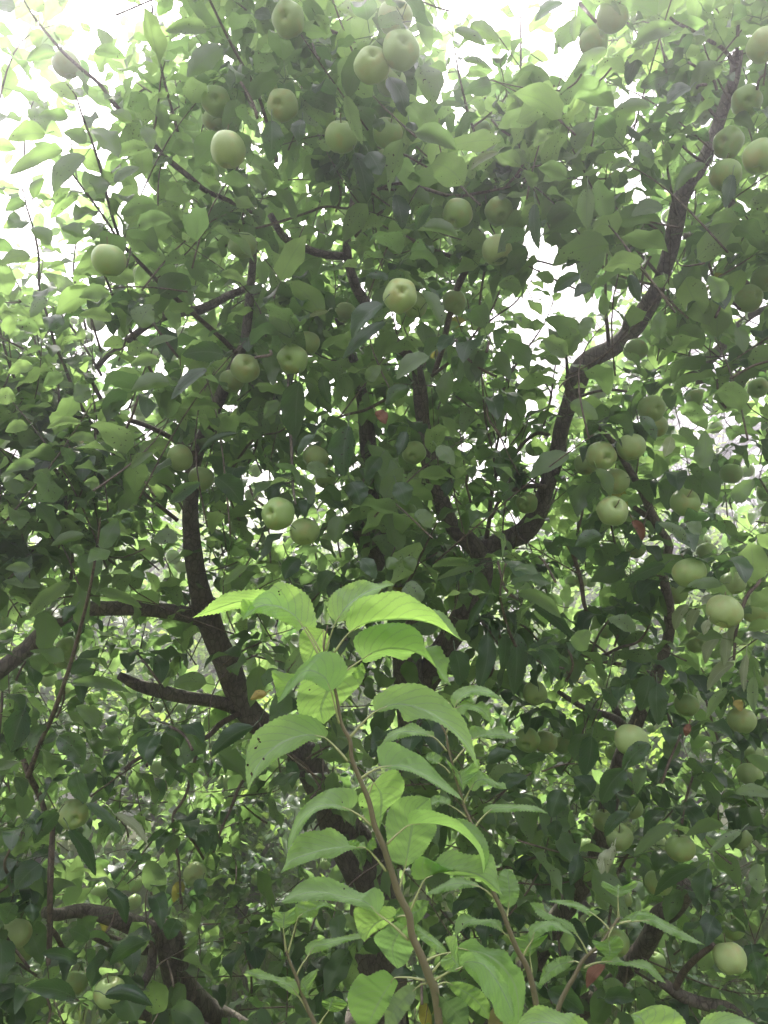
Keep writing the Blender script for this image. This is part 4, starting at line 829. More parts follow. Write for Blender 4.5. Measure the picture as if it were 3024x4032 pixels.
# traced leafy shoots: polyline in photo px with width, depth, leaf pitch, leaf length
SHOOTS = [
 ([(70, -40, 7), (128, 58, 9), (182, 128, 11), (243, 200, 13), (316, 267, 14), (395, 334, 15), (453, 413, 17), (535, 504, 19), (598, 559, 20), (644, 614, 21), (741, 693, 22), (814, 753, 22), (912, 796, 20), (1030, 860, 22)], (1.75, 2.2), .052, .085),
 ([(262, 330, 4), (298, 377, 6), (322, 450, 8), (365, 565, 10), (401, 687, 11), (431, 814, 12), (462, 911, 13), (486, 966, 14), (565, 1050, 17), (644, 1130, 18), (729, 1208, 19), (851, 1312, 20), (930, 1390, 20)], (1.6, 2.3), .040, .085),
 ([(90, 740, 4), (103, 808, 6), (131, 900, 8), (152, 1005, 9), (155, 1130, 9), (188, 1251, 10), (219, 1366, 11), (249, 1427, 12), (280, 1512, 13), (328, 1616, 14), (383, 1700, 14), (450, 1792, 15), (522, 1889, 16), (583, 1956, 16), (700, 2050, 18)], (1.8, 2.3), .036, .075),
 ([(250, 640, 4), (286, 687, 8), (340, 760, 10), (407, 851, 10), (470, 950, 11)], (1.8, 1.9), .04, .08),
 ([(390, 1040, 8), (419, 1099, 10), (462, 1208, 11), (529, 1330, 12), (571, 1415, 12), (640, 1540, 12), (730, 1700, 13)], (1.8, 2.2), .04, .075),
 ([(-10, 1260, 6), (9, 1336, 9), (36, 1433, 10), (85, 1567, 11), (109, 1664, 11), (160, 1760, 12), (270, 1930, 13)], (2.0, 2.3), .04, .075),
 ([(225, 1480, 6), (231, 1543, 9), (240, 1676, 11), (249, 1828, 12), (261, 2004, 13), (267, 2052, 13), (285, 2229, 13), (255, 2380, 14)], (1.9, 2.2), .04, .075),
 ([(395, 2040, 5), (389, 2101, 8), (365, 2259, 11), (340, 2380, 13), (304, 2520, 15), (267, 2648, 16), (207, 2818, 18), (158, 2927, 19), (110, 3060, 20)], (1.5, 1.8), .045, .085),
 ([(800, -60, 8), (826, 0, 10), (893, 140, 11), (948, 243, 12), (1008, 352, 13), (1050, 480, 14), (1090, 640, 15)], (1.7, 2.0), .045, .085),
 ([(590, -120, 4), (598, 0, 7), (602, 80, 9), (620, 200, 9), (650, 330, 10), (700, 520, 12)], (1.9, 2.1), .035, .07),
 ([(650, 240, 4), (632, 322, 6), (620, 437, 8), (602, 535, 9), (600, 570, 9)], (1.95, 2.0), .035, .07),
 ([(1780, 110, 4), (1798, 243, 7), (1822, 358, 9), (1852, 474, 10), (1900, 600, 11), (1960, 720, 13)], (2.0, 2.1), .033, .072),
 ([(2050, 10, 4), (2050, 120, 7), (2052, 300, 9), (2060, 370, 9), (2080, 520, 11), (2060, 660, 12), (2010, 740, 12)], (2.1, 2.1), .030, .070),
 ([(2010, 340, 5), (1985, 390, 7), (1940, 440, 8), (1895, 475, 8), (1860, 500, 8)], (2.1, 2.05), .035, .07),
 ([(2398, 240, 5), (2393, 261, 7), (2375, 328, 8), (2350, 440, 10), (2330, 560, 11), (2300, 700, 12)], (2.0, 2.1), .035, .075),
 ([(2630, 500, 5), (2648, 529, 8), (2697, 585, 9), (2751, 628, 11), (2790, 650, 12)], (1.9, 2.0), .035, .08),
 ([(2600, 520, 4), (2618, 595, 7), (2630, 676, 9), (2648, 778, 10), (2665, 850, 11)], (1.9, 2.0), .04, .08),
 ([(2215, 1290, 5), (2225, 1360, 9), (2232, 1430, 12), (2236, 1500, 16), (2240, 1560, 20)], (2.1, 2.2), .018, .085),
 ([(2180, 1180, 4), (2150, 1260, 6), (2100, 1340, 8), (2040, 1420, 9), (1980, 1540, 10)], (2.4, 2.4), .035, .07),
 ([(2130, 1060, 4), (2080, 1120, 6), (2030, 1190, 8), (1960, 1240, 8), (1880, 1300, 9)], (2.3, 2.3), .035, .07),
 ([(2010, 1340, 4), (2000, 1420, 6), (1990, 1540, 8), (1975, 1660, 9), (1950, 1790, 10)], (2.5, 2.5), .035, .07),
 ([(2190, 1420, 4), (2180, 1480, 6), (2170, 1560, 8), (2140, 1680, 9)], (2.3, 2.4), .035, .075),
 ([(2300, 1000, 5), (2340, 1030, 7), (2380, 1060, 8), (2480, 1100, 10), (2570, 1120, 12)], (2.0, 2.1), .035, .08),
 ([(140, 1130, 4), (190, 1190, 6), (260, 1260, 8), (330, 1360, 9), (400, 1480, 11)], (2.2, 2.4), .035, .07),
 ([(20, 1000, 4), (50, 1080, 6), (90, 1160, 8), (120, 1260, 9), (150, 1400, 10)], (2.3, 2.4), .035, .07),
 ([(330, 900, 4), (300, 960, 6), (290, 1060, 8), (310, 1180, 9), (340, 1300, 10)], (2.3, 2.4), .035, .07),
 ([(1175, 1640, 5), (1100, 1700, 7), (1000, 1730, 9), (890, 1880, 12)], (2.0, 2.2), .035, .085),
 ([(2560, 1300, 4), (2600, 1230, 6), (2690, 1150, 8), (2760, 1080, 10)], (2.0, 2.1), .035, .085),
 ([(3000, 2200, 10), (2990, 2290, 12), (2940, 2350, 14), (2900, 2480, 12), (2890, 2600, 10)], (1.6, 1.55), .028, .09),
 ([(1720, 2060, 6), (1670, 2160, 8), (1620, 2270, 11), (1570, 2330, 13)], (1.9, 2.2), .035, .085),
 ([(1990, 2220, 6), (1970, 2330, 8), (1985, 2420, 10), (2010, 2500, 12), (2060, 2600, 12)], (1.5, 1.7), .035, .085),
]
# ------------------------------------------------------------------ the large leaves one can tell apart: base, tip, width (photo px), kind
# l light, m middle, d dark, g grey upper side, p pale underside
BIG = [
 (179,529,30,550,95,'l'),(249,589,36,690,80,'m'),(334,614,210,760,100,'m'),(583,583,422,632,85,'m'),(219,200,103,237,90,'m'),(371,200,495,228,65,'m'),(450,717,550,659,60,'m'),
 (620,808,471,845,75,'m'),(541,899,680,863,75,'m'),(304,772,197,863,75,'m'),(875,182,735,304,95,'m'),(817,115,650,122,70,'m'),(330,120,350,95,60,'m'),(150,110,150,190,70,'m'),(300,390,190,340,60,'l'),
 (270,460,150,455,70,'m'),(340,560,250,520,75,'m'),(130,20,60,80,70,'m'),(60,30,-30,20,70,'d'),(250,30,265,-40,50,'m'),(420,200,380,110,60,'m'),(100,800,20,830,60,'m'),(130,780,175,700,50,'m'),(210,800,280,740,60,'m'),
 (520,480,430,440,70,'m'),(560,500,600,590,70,'m'),(120,1010,0,1040,60,'l'),(200,960,120,900,60,'m'),(330,930,240,900,60,'m'),(90,880,10,900,60,'m'),
 (1530,304,1597,462,95,'d'),(1397,601,1445,796,90,'d'),(1069,474,1063,638,95,'d'),(1360,377,1427,571,60,'m'),(1652,261,1707,413,110,'m'),(1792,115,1913,182,55,'m'),(1853,91,1965,167,70,'m'),
 (1828,237,1932,273,42,'m'),(1834,298,1919,298,36,'m'),(1819,419,1719,413,30,'m'),(1634,523,1798,589,100,'m'),(1670,893,1804,930,70,'m'),(1555,766,1585,905,70,'d'),(1695,808,1640,905,55,'g'),
 (1190,470,1180,560,60,'d'),(1480,470,1500,520,60,'d'),(1610,480,1625,560,60,'d'),(1450,600,1500,690,80,'d'),(1240,60,1290,140,60,'m'),(1330,30,1420,70,60,'l'),(1000,60,1070,70,60,'d'),(1560,190,1460,180,70,'m'),
 (2666,103,2484,188,75,'m'),(2526,207,2472,340,75,'d'),(2630,300,2520,345,75,'d'),(2271,61,2262,167,50,'m'),(2390,190,2250,310,65,'m'),(2216,10,2105,85,60,'d'),(2563,419,2411,444,60,'m'),
 (2381,340,2296,419,55,'l'),(2259,583,2340,480,75,'l'),(2314,741,2314,905,75,'m'),(2137,778,2147,881,60,'m'),(2107,802,2122,984,55,'d'),(2611,820,2484,851,80,'m'),(2720,345,2625,410,70,'d'),(2776,644,2654,760,70,'m'),(2885,687,2855,820,70,'d'),
 (2800,130,2740,180,60,'m'),(2840,250,2720,380,90,'m'),(2480,630,2400,670,50,'m'),(2560,620,2500,560,50,'m'),(2100,740,2060,670,60,'m'),(2180,520,2100,580,60,'l'),(2230,700,2120,660,90,'m'),(2070,640,2010,590,60,'m'),
 (881,1397,717,1397,95,'d'),(814,1452,674,1573,50,'g'),(549,1287,600,1200,90,'l'),(534,1403,534,1340,80,'l'),(330,1585,300,1510,85,'m'),(668,1506,516,1540,75,'l'),(389,1664,495,1579,70,'l'),(319,1664,182,1688,42,'l'),
 (374,1731,267,1731,50,'m'),(468,1780,510,1707,60,'l'),(516,1843,602,1780,36,'l'),(674,1974,790,1898,62,'g'),(850,1880,955,1990,110,'d'),(583,1366,699,1330,40,'l'),(870,1075,965,1112,45,'l'),(933,1707,778,1792,30,'g'),
 (180,1170,120,1250,60,'m'),(250,1250,190,1300,60,'d'),(150,1300,60,1280,60,'m'),(130,1440,30,1470,60,'l'),(250,1480,170,1520,60,'m'),(430,1160,310,1170,70,'m'),(440,1260,310,1240,60,'l'),(630,1420,510,1440,60,'l'),(200,1900,130,1860,60,'m'),
 (390,1920,330,1900,60,'l'),(60,1560,-20,1580,70,'l'),(110,1680,20,1700,50,'l'),(140,1830,20,1860,60,'m'),(280,1830,240,1760,60,'d'),
 (1530,1099,1439,1087,50,'d'),(1506,1196,1385,1336,85,'d'),(1518,1269,1348,1415,70,'d'),(1688,1403,1561,1494,70,'m'),(1610,1524,1518,1597,75,'g'),(1178,1506,1166,1731,120,'d'),(1372,1676,1357,1877,110,'d'),(1773,1464,1746,1597,80,'m'),
 (1670,1148,1743,1287,55,'m'),(1239,1713,1172,1798,45,'g'),(1210,1830,1290,1880,60,'m'),(1100,1580,1040,1650,60,'m'),(1270,1480,1300,1590,60,'d'),(1600,1700,1570,1790,60,'d'),(1450,1500,1500,1440,70,'l'),
 (2283,1081,2177,1154,55,'d'),(2229,1403,2137,1336,75,'l'),(2241,1397,2289,1312,60,'l'),(2599,1336,2605,1221,85,'m'),(2840,1190,2790,1085,110,'m'),(2769,1846,2776,1695,105,'m'),(2891,1974,2970,1889,85,'m'),(2241,1792,2083,1883,75,'m'),
 (2247,1585,2356,1652,80,'m'),(2520,1640,2581,1737,50,'g'),(2642,1719,2617,1798,50,'p'),(2350,1846,2405,1956,60,'l'),(2330,1130,2260,1170,55,'d'),(2480,1080,2520,1190,60,'d'),(2900,1290,2930,1390,60,'m'),(2290,1020,2230,1050,50,'d'),
 (389,2326,559,2393,55,'m'),(273,2295,100,2441,65,'l'),(331,2107,200,2150,50,'l'),(280,2690,516,2727,60,'m'),(996,2861,828,2982,75,'d'),(97,2794,43,2964,95,'d'),(230,2900,330,3010,110,'d'),(974,2229,877,2308,50,'m'),(300,2390,250,2450,60,'g'),(160,2310,10,2290,50,'l'),
 (510,2110,420,2040,60,'l'),(700,2120,600,2130,60,'m'),(500,2080,520,2040,50,'g'),(330,2180,270,2160,50,'g'),(120,2240,20,2240,50,'l'),(380,2860,300,2780,80,'m'),
 (1920,2496,1885,2715,110,'d'),(1992,2496,1980,2636,60,'d'),(1790,2560,1810,2700,90,'d'),(1847,2217,1700,2229,45,'m'),(1877,2235,1719,2283,40,'m'),(1919,2344,1837,2496,40,'g'),(1310,2250,1260,2330,60,'g'),(1420,2200,1480,2280,60,'g'),(1180,2200,1120,2280,70,'d'),(1340,2030,1320,2140,80,'m'),
 (1570,2210,1520,2240,60,'l'),(1590,2200,1630,2250,60,'l'),(1670,2330,1580,2370,90,'m'),
 (2618,2223,2460,2295,62,'d'),(2368,2107,2265,2150,90,'d'),(2040,2335,2210,2435,70,'m'),(2095,2380,2259,2520,70,'d'),(2030,2490,2022,2740,95,'d'),(2125,2557,2192,2666,75,'d'),(2557,2660,2520,2800,95,'d'),(2587,2690,2593,2855,100,'d'),
 (2502,2484,2392,2435,70,'m'),(2842,2302,2703,2308,50,'m'),(2900,2160,3012,2210,55,'l'),(2560,2930,2450,3030,80,'g'),(2330,2900,2300,3060,110,'d'),(2760,2100,2700,2060,60,'m'),(2700,2130,2590,2060,50,'l'),(2270,2560,2320,2480,80,'m'),
 (2709,2381,2657,2484,50,'p'),(2751,2393,2712,2496,48,'p'),(2830,2508,2776,2615,50,'p'),(2858,2490,2852,2624,64,'p'),(2891,2612,2785,2721,62,'p'),(2861,2709,2782,2830,58,'l'),(2940,2575,2930,2727,34,'p'),(2970,2663,2970,2806,56,'l'),(2790,2440,2770,2500,44,'p'),(2900,2450,2880,2540,44,'p'),(2760,2370,2820,2350,40,'p'),
 (231,3200,134,3322,85,'d'),(273,3267,377,3450,75,'d'),(158,3401,60,3500,100,'d'),(425,3498,498,3638,60,'d'),(577,3705,431,3802,70,'g'),(304,3790,164,3753,70,'d'),(298,3930,100,3890,90,'d'),(413,3917,602,3960,70,'d'),(340,3164,486,3297,50,'g'),(450,3206,583,3328,50,'p'),
 (60,3060,90,3140,70,'d'),(300,3040,340,3160,90,'d'),(60,3560,20,3640,80,'d'),(500,3360,560,3390,50,'g'),(120,3560,130,3630,70,'d'),(800,3460,780,3530,60,'d'),(350,3700,270,3660,60,'d'),(700,3620,660,3700,70,'d'),
 (2460,3030,2368,3164,95,'d'),(2539,3024,2508,3127,60,'m'),(2478,3200,2381,3297,60,'d'),(2654,3249,2496,3370,60,'m'),(2745,3419,2575,3528,80,'d'),(2788,3419,2776,3571,90,'d'),(2980,3400,2990,3520,70,'m'),(2964,3747,2988,3887,110,'d'),
 (2192,3230,2192,3310,55,'d'),(2277,3364,2247,3486,70,'d'),(2405,3346,2368,3443,55,'p'),(2897,3121,3050,3140,50,'l'),(2160,3899,2300,3990,110,'g'),(2380,3935,2500,3935,90,'g'),(2420,3850,2400,3930,80,'m'),(2850,3250,2700,3290,60,'m'),(2920,3270,2790,3360,50,'l'),
 (2210,3110,2170,3220,90,'d'),(2330,3130,2260,3060,90,'d'),(1920,3000,2020,2960,60,'d'),(1960,3110,2080,3060,80,'d'),(2150,2980,2040,3010,50,'d'),
 (2490,2050,2530,2130,50,'r'),(2890,2760,2920,2800,45,'y'),(2380,3800,2310,3890,50,'r'),(1480,1620,1520,1670,60,'r'),(1050,2730,985,2755,45,'y'),(2715,2850,2700,2900,40,'r'),(1960,600,1850,670,38,'p'),(1290,1225,1210,1250,26,'p'),(2420,3330,2390,3440,44,'p'),
 (2330,1250,2290,1330,60,'m'),(2050,1130,1960,1120,60,'m'),(2290,1350,2240,1290,50,'l'),(2180,1110,2110,1080,50,'m'),(1330,1700,1400,1760,60,'d'),(1500,1800,1440,1880,80,'d'),(1560,1900,1600,1990,80,'d'),(1380,1900,1420,1990,90,'d'),(1640,2010,1700,2080,70,'m'),(1720,1760,1790,1830,70,'m'),
]
def big_leaves():
    g = np.random.default_rng(2024)
    acc = {k: Acc() for k in 'lmdgpry'}
    for (bx, by, tx, ty, w, kind) in BIG:
        d = g.uniform(1.47, 1.72)
        if by < 900 and bx < 700: d = g.uniform(1.6, 1.9)
        B = np.array([bx, by], float); T = np.array([tx, ty], float)
        ln = np.linalg.norm(T - B); ax = (T - B) / ln; pr = np.array([-ax[1], ax[0]])
        if pr[1] > 0: pr = -pr                      # towards the top of the photo
        nu, nv = 26, 3
        t = np.linspace(0, 1, nu + 1)
        bow = g.uniform(.04, .13) * ln * (1.0 if abs(ax[0]) > .35 else g.choice([-1, 1]) * .5)
        tipc = g.uniform(.0, .06) * ln
        M = B + (T - B) * t[:, None] + pr * (bow * np.sin(math.pi * t ** .9))[:, None]
        prof = t ** .55 * (1 - t) ** .82; prof /= prof.max(); prof[0] = 0
        k1 = g.uniform(.75, 1.15); k2 = g.uniform(.55, 1.0)
        zt = g.uniform(-.35, .35) * ln
        zm = zt * t - g.uniform(.0, .12) * ln * np.sin(math.pi * t)
        zA, zB = g.uniform(.15, .55) * w * g.choice([-1, 1]), g.uniform(-.4, .4) * w
        ph = g.uniform(0, 6.28, 4)
        rows = []
        saw = ((np.arange(nu + 1) % 2) * 2 - 1) * 1.3
        for side, kk, zE, q in ((1, k1, zA, 0), (-1, k2, zB, 1)):
            for j in range(1, nv + 1):
                s = j / nv
                wd = prof * w * .5 * kk * (1 + .07 * np.sin(t * 9 + ph[q]) + .04 * np.sin(t * 21 + ph[q + 2]))
                e = M + pr * (side * (wd * s + (saw * (prof > .3) if j == nv else 0)))[:, None]
                z = zm + zE * s * s * prof + .07 * w * s * np.sin(t * 13 + ph[q + 1]) * prof
                rows.append(np.column_stack([e, z]))
        G = np.stack(rows[:nv][::-1] + [np.column_stack([M, zm])] + rows[nv:], 1)
        W = PA(G[..., 0], G[..., 1], d + G[..., 2] * d / FPX)
        nc = 2 * nv + 1
        uv = np.stack(np.broadcast_arrays(np.linspace(0, 1, nc)[None], t[:, None]), -1)
        i = np.arange(nu)[:, None] * nc; j = np.arange(nc - 1)[None]
        F = np.stack([i + j, i + j + 1, i + nc + j + 1, i + nc + j], -1).reshape(-1, 4)
        c = nu // 2
        nrm = np.cross(W[c, nv] - W[c, 0], W[c + 2, nv] - W[c - 2, nv])
        facing = np.dot(nrm, EYE - W[c, nv]) > 0
        under = kind in 'lmpry'
        if facing == under: F = F[:, ::-1]
        r = {'l': g.uniform(.7, .9), 'm': g.uniform(.1, .6), 'd': g.uniform(.0, .5), 'g': g.uniform(.2, .6), 'p': g.uniform(.3, .7), 'r': g.uniform(0, .8), 'y': g.uniform(0, .8)}[kind]
        acc[kind].add(W, F, None, uv, r)
        # stalk
        a = P(bx, by, d); e = P(bx - ax[0] * ln * .22, by - ax[1] * ln * .22 - 6, d + .025)
        V, Fq, F3 = tube(catmull([W[2, nv], a, (a + e) / 2 + np.array([0, 0, .002]), e], 8), np.linspace(.0006, .0013, 8), 5)
        acc[kind].add(V, Fq, F3, None, r)
        for u in (.3, .6):
            q = B + (T - B) * u; VIS.append((q[0], q[1], w * .25, d, .85))
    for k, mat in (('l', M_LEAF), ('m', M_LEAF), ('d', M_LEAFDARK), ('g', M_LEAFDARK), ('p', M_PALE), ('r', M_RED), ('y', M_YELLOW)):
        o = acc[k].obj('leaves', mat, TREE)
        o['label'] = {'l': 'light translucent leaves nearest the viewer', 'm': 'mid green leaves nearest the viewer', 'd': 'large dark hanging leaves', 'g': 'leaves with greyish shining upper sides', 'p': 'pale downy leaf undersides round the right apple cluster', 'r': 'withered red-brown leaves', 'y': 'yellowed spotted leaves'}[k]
big_leaves()
# ------------------------------------------------------------------ leaf clouds
def leaf_cloud(base, dirn, upv, length, width, arch, fold, rnd, nu=7, nc=2, petiole=None, wave=0.085, seed=0):
    """many folded, arching leaves at once. base (n,3) blade bases, dirn start directions, upv upper side.
    returns V, F, uv, r"""
    n = len(base)
    g = np.random.default_rng(seed)
    down = np.array([0, 0, -1.0])
    t = np.linspace(0, 1, nu + 1)
    pos = np.zeros((n, nu + 1, 3)); pos[:, 0] = base
    T = np.zeros((n, nu + 1, 3)); T[:, 0] = norm(dirn)
    curl = g.normal(0, .45, (n, 1))
    side0 = norm(np.cross(T[:, 0], upv))
    for k in range(1, nu + 1):
        # bend towards the ground, stronger towards the tip
        bend = arch[:, None] * (0.25 + 1.1 * t[k]) / nu
        T[:, k] = norm(T[:, k - 1] + down * bend + side0 * curl / nu)
        pos[:, k] = pos[:, k - 1] + T[:, k] * (length / nu)[:, None]
    U = norm(upv)
    S = norm(np.cross(T, U[:, None, :]) + 1e-6)
    N = np.cross(S, T)
    w = t ** 0.58 * (1 - t) ** 0.95
    w = w / w.max(); w[0] = 0.03
    ph = g.uniform(0, 6.28, (n, 1)); fr = g.uniform(7, 14, (n, 1))
    rows = []
    for side in (-1, 1):
        for k in range(1, nc + 1):
            s = k / nc
            f = fold * (1 - 0.35 * s)                   # blade opens towards its edge
            rip = wave * length[:, None] * s * np.sin(t[None] * fr + ph + side) * np.sin(math.pi * t)[None]
            ww = width[:, None] * 0.5 * w[None] * s
            q = pos + (side * S * np.cos(f)[:, None, None] * ww[..., None]) + N * (np.sin(f)[:, None] * ww + rip)[..., None]
            rows.append(q)
    order = rows[:nc][::-1] + [pos] + rows[nc:]
    G = np.stack(order, 2)                              # n, nu+1, 2nc+1, 3
    c = 2 * nc + 1
    V = G.reshape(-1, 3)
    per = (nu + 1) * c
    i = np.arange(nu)[:, None] * c; j = np.arange(c - 1)[None]
    f1 = np.stack([i + j, i + j + 1, i + c + j + 1, i + c + j], -1).reshape(-1, 4)
    F = (f1[None] + (np.arange(n) * per)[:, None, None]).reshape(-1, 4)
    uv = np.stack(np.broadcast_arrays(np.linspace(0, 1, c)[None], t[:, None]), -1).reshape(-1, 2)
    UV = np.broadcast_to(uv[None], (n, per, 2)).reshape(-1, 2)
    Rr = np.repeat(rnd, per)
    if petiole is not None:                             # three-sided stalk from the twig to the blade
        a, b = petiole, base
        ax = norm(b - a)
        p1 = norm(np.cross(ax, np.array([.3, .9, .2]))); p2 = np.cross(ax, p1)
        ang = np.array([0, 2.094, 4.189])
        r = 0.0010
        ring = np.cos(ang)[None, :, None] * p1[:, None] + np.sin(ang)[None, :, None] * p2[:, None]
        PV = np.stack([a[:, None] + ring * r * 1.3, b[:, None] + ring * r], 1).reshape(-1, 3)
        k = np.array([[0, 1, 4, 3], [1, 2, 5, 4], [2, 0, 3, 5]])
        PF = (k[None] + (np.arange(n) * 6)[:, None, None]).reshape(-1, 4) + len(V)
        V = np.vstack([V, PV]); F = np.vstack([F, PF])
        UV = np.vstack([UV, np.full((len(PV), 2), .5)]); Rr = np.r_[Rr, np.repeat(rnd, 6)]
    return V, F, UV, Rr

AP = np.array([(a[0], a[1], a[2] * .5) for a in APPLES])
AP_D = np.minimum(0.074 * FPX / (2 * AP[:, 2]), 3.6)
AP_D = np.maximum(AP_D, 1.5)
AP_CLEAR = np.array([1.0 if a[3] is not None else (.9 if a[2] > 95 else .8) for a in APPLES]) * np.where(AP[:, 1] < 720, .66, 1.0)
AP_CLEAR[0] = .1
AP_CLEAR[3] = .3

def allowed(base, tip, g, wood=1.0, fruit=0.95, sky=True, sky_p=0.97, front=1.32):
    """keep the leaves that do not hide the apples and limbs one can see, nor fill the open sky"""
    c = (base + tip) / 2
    ok = np.ones(len(c), bool)
    x, y, d = project(c)
    ok &= d > front
    x0, y0, _ = project(base); x1, y1, _ = project(tip)
    for (ax, ay, ar), ad, fr_ in zip(AP, AP_D, AP_CLEAR):
        near = (d < ad + .03)
        k = 0.92 if ar > 28 else 0.7
        hit = np.minimum.reduce([np.hypot(x - ax, y - ay) - 16, np.hypot(x1 - ax, y1 - ay), np.hypot(x0 - ax, y0 - ay)]) < ar * k
        ok &= ~(near & hit & (g.random(len(c)) < fruit * fr_))
        # nor run through the fruit
        ok &= ~((np.abs(d - ad) < .045) & (np.hypot(x - ax, y - ay) < ar * 1.0))
    V = np.array(VIS)
    for s in range(0, len(V), 40):
        v = V[s:s + 40]
        D = np.hypot(x[:, None] - v[None, :, 0], y[:, None] - v[None, :, 1]) - v[None, :, 2]
        lim = np.where(v[:, 4] > .9, 62, np.where(v[:, 2] > 14, 32, 12))[None]
        hit = (((D < lim) & (d[:, None] < v[None, :, 3] + .03)) * v[None, :, 4]).max(1)
        ok &= ~(g.random(len(c)) < wood * hit)
    if sky:
        ins = in_sky(x, y) | in_sky(x1, y1)
        ok &= ~(ins & (g.random(len(c)) < np.where(x < 650, .58, .90)))
    return ok

SKY = [
 [(-400, -400), (620, -400), (560, 60), (480, 120), (520, 330), (560, 420), (520, 520), (440, 600), (300, 700), (240, 860), (150, 980), (20, 960), (-400, 950)],
 [(-400, 960), (150, 980), (330, 1010), (340, 1110), (240, 1160), (100, 1090), (-400, 1010)],
 [(1800, -400), (2240, -400), (2240, 60), (2330, 220), (2230, 300), (2120, 330), (2090, 200), (2020, 60), (1950, 50), (2010, 210), (1960, 330), (1870, 340), (1790, 240), (1760, 160), (1830, 60)],
 [(1640, 330), (1700, 250), (1780, 330), (1860, 400), (1800, 470), (1740, 430), (1650, 400)],
 [(2400, 400), (2480, 330), (2560, 350), (2540, 480), (2500, 560), (2540, 700), (2590, 820), (2500, 850), (2450, 760), (2430, 560), (2360, 470)],
 [(2000, 930), (2080, 905), (2160, 950), (2290, 990), (2400, 1010), (2330, 1100), (2340, 1200), (2300, 1300), (2290, 1400), (2230, 1450), (2140, 1480), (2090, 1400), (2020, 1300), (2090, 1200), (2130, 1080), (2040, 1000)],
 [(1900, 1250), (1960, 1200), (2040, 1290), (2050, 1360), (1960, 1360)],
]
def in_sky(x, y):
    r = np.zeros(len(x), bool)
    for poly in SKY:
        ins = np.zeros(len(x), bool)
        q = np.array(poly, float); p = np.roll(q, 1, 0)
        for (x0, y0), (x1, y1) in zip(p, q):
            c = ((y0 > y) != (y1 > y)) & (x < (x1 - x0) * (y - y0) / (y1 - y0 + 1e-9) + x0)
            ins ^= c
        r |= ins
    return r

# ---- traced leafy shoots of the tree
GA = 2.39996
def shoot_leaves(C, s_pitch, llen, g, az0=None, top_small=True):
    """leaf bases along centre line C"""
    seg = np.linalg.norm(np.diff(C, axis=0), axis=1); s = np.r_[0, np.cumsum(seg)]
    n = max(3, int(s[-1] / s_pitch))
    ss = (np.arange(n) + .3) * s_pitch
    ss = ss[ss < s[-1]]
    p = np.stack([np.interp(ss, s, C[:, k]) for k in range(3)], -1)
    T = norm(np.stack([np.interp(ss, s, np.gradient(C[:, k])) for k in range(3)], -1))
    T = -T                                             # towards the tip (lines are given tip first)
    a = np.arange(len(ss)) * GA + (g.uniform(0, 6.28) if az0 is None else az0)
    A = norm(np.cross(T, np.array([.2, 1, .1]))); B = np.cross(T, A)
    R = np.cos(a)[:, None] * A + np.sin(a)[:, None] * B
    al = np.radians(g.uniform(52, 88, len(ss)))[:, None]
    d = norm(np.cos(al) * T + np.sin(al) * R + g.normal(0, .12, (len(ss), 3)))
    size = llen * g.uniform(.72, 1.12, len(ss)) * np.clip(.45 + ss / .10, .45, 1)
    return p, d, T, size, ss

def build_leaves(p, d, T, size, g, arch=(0.35, 1.4), rnd=(0, .9), pet=(.018, .034), nu=8, nc=2, fold=(.05, .75), wide=(.44, .58)):
    n = len(p)
    pl = g.uniform(*pet, n)[:, None]
    b = p + d * pl
    up = norm(np.array([0, 0, 1.0])[None] * .8 + T * .55 + g.normal(0, .33, (n, 3)))
    rr = g.uniform(*rnd, n); rr[g.random(n) < .0012] = .996
    return b, leaf_cloud, dict(base=b, dirn=d, upv=up, length=size, width=size * g.uniform(*wide, n), arch=g.uniform(*arch, n), fold=g.uniform(*fold, n), rnd=rr, nu=nu, nc=nc, petiole=p, seed=int(g.integers(1e6)))

def subset(kw, ok):
    return {k: (v[ok] if isinstance(v, np.ndarray) else v) for k, v in kw.items()}

for i, (pts, dd, pitch, llen) in enumerate(SHOOTS):
    g = np.random.default_rng(100 + i)
    pts = np.array(pts, float)
    n = max(14, int(np.sum(np.linalg.norm(np.diff(pts[:, :2], axis=0), axis=1)) / 18))
    k = catmull(pts, n)
    dz = np.linspace(dd[0], dd[1], n)
    C = PA(k[:, 0], k[:, 1], dz)
    V, F, F3 = tube(C, np.maximum(k[:, 2], 4) * .5 * dz / FPX, 8, knob=.08, seed=i)
    o = mesh_obj('branch', V, F, M_TWIG, TREE, F3=F3)
    for q, z in zip(k[::2], dz[::2]): VIS.append((q[0], q[1], q[2] * .4, z, .42))
    p, d, T, size, ss = shoot_leaves(C, pitch * .62, llen * 1.25, g)
    young = ss < .75
    _, _, kw = build_leaves(p, d, T, size, g)
    if i != 28:
        tip = kw['base'] + kw['dirn'] * kw['length'][:, None]
        kw = subset(kw, allowed(kw['base'], tip, g, wood=.8, sky=False))
    if len(kw['base']):
        V, F, uv, r = leaf_cloud(**kw)
        mesh_obj('leaves', V, F, M_LEAF, o, uv, r)

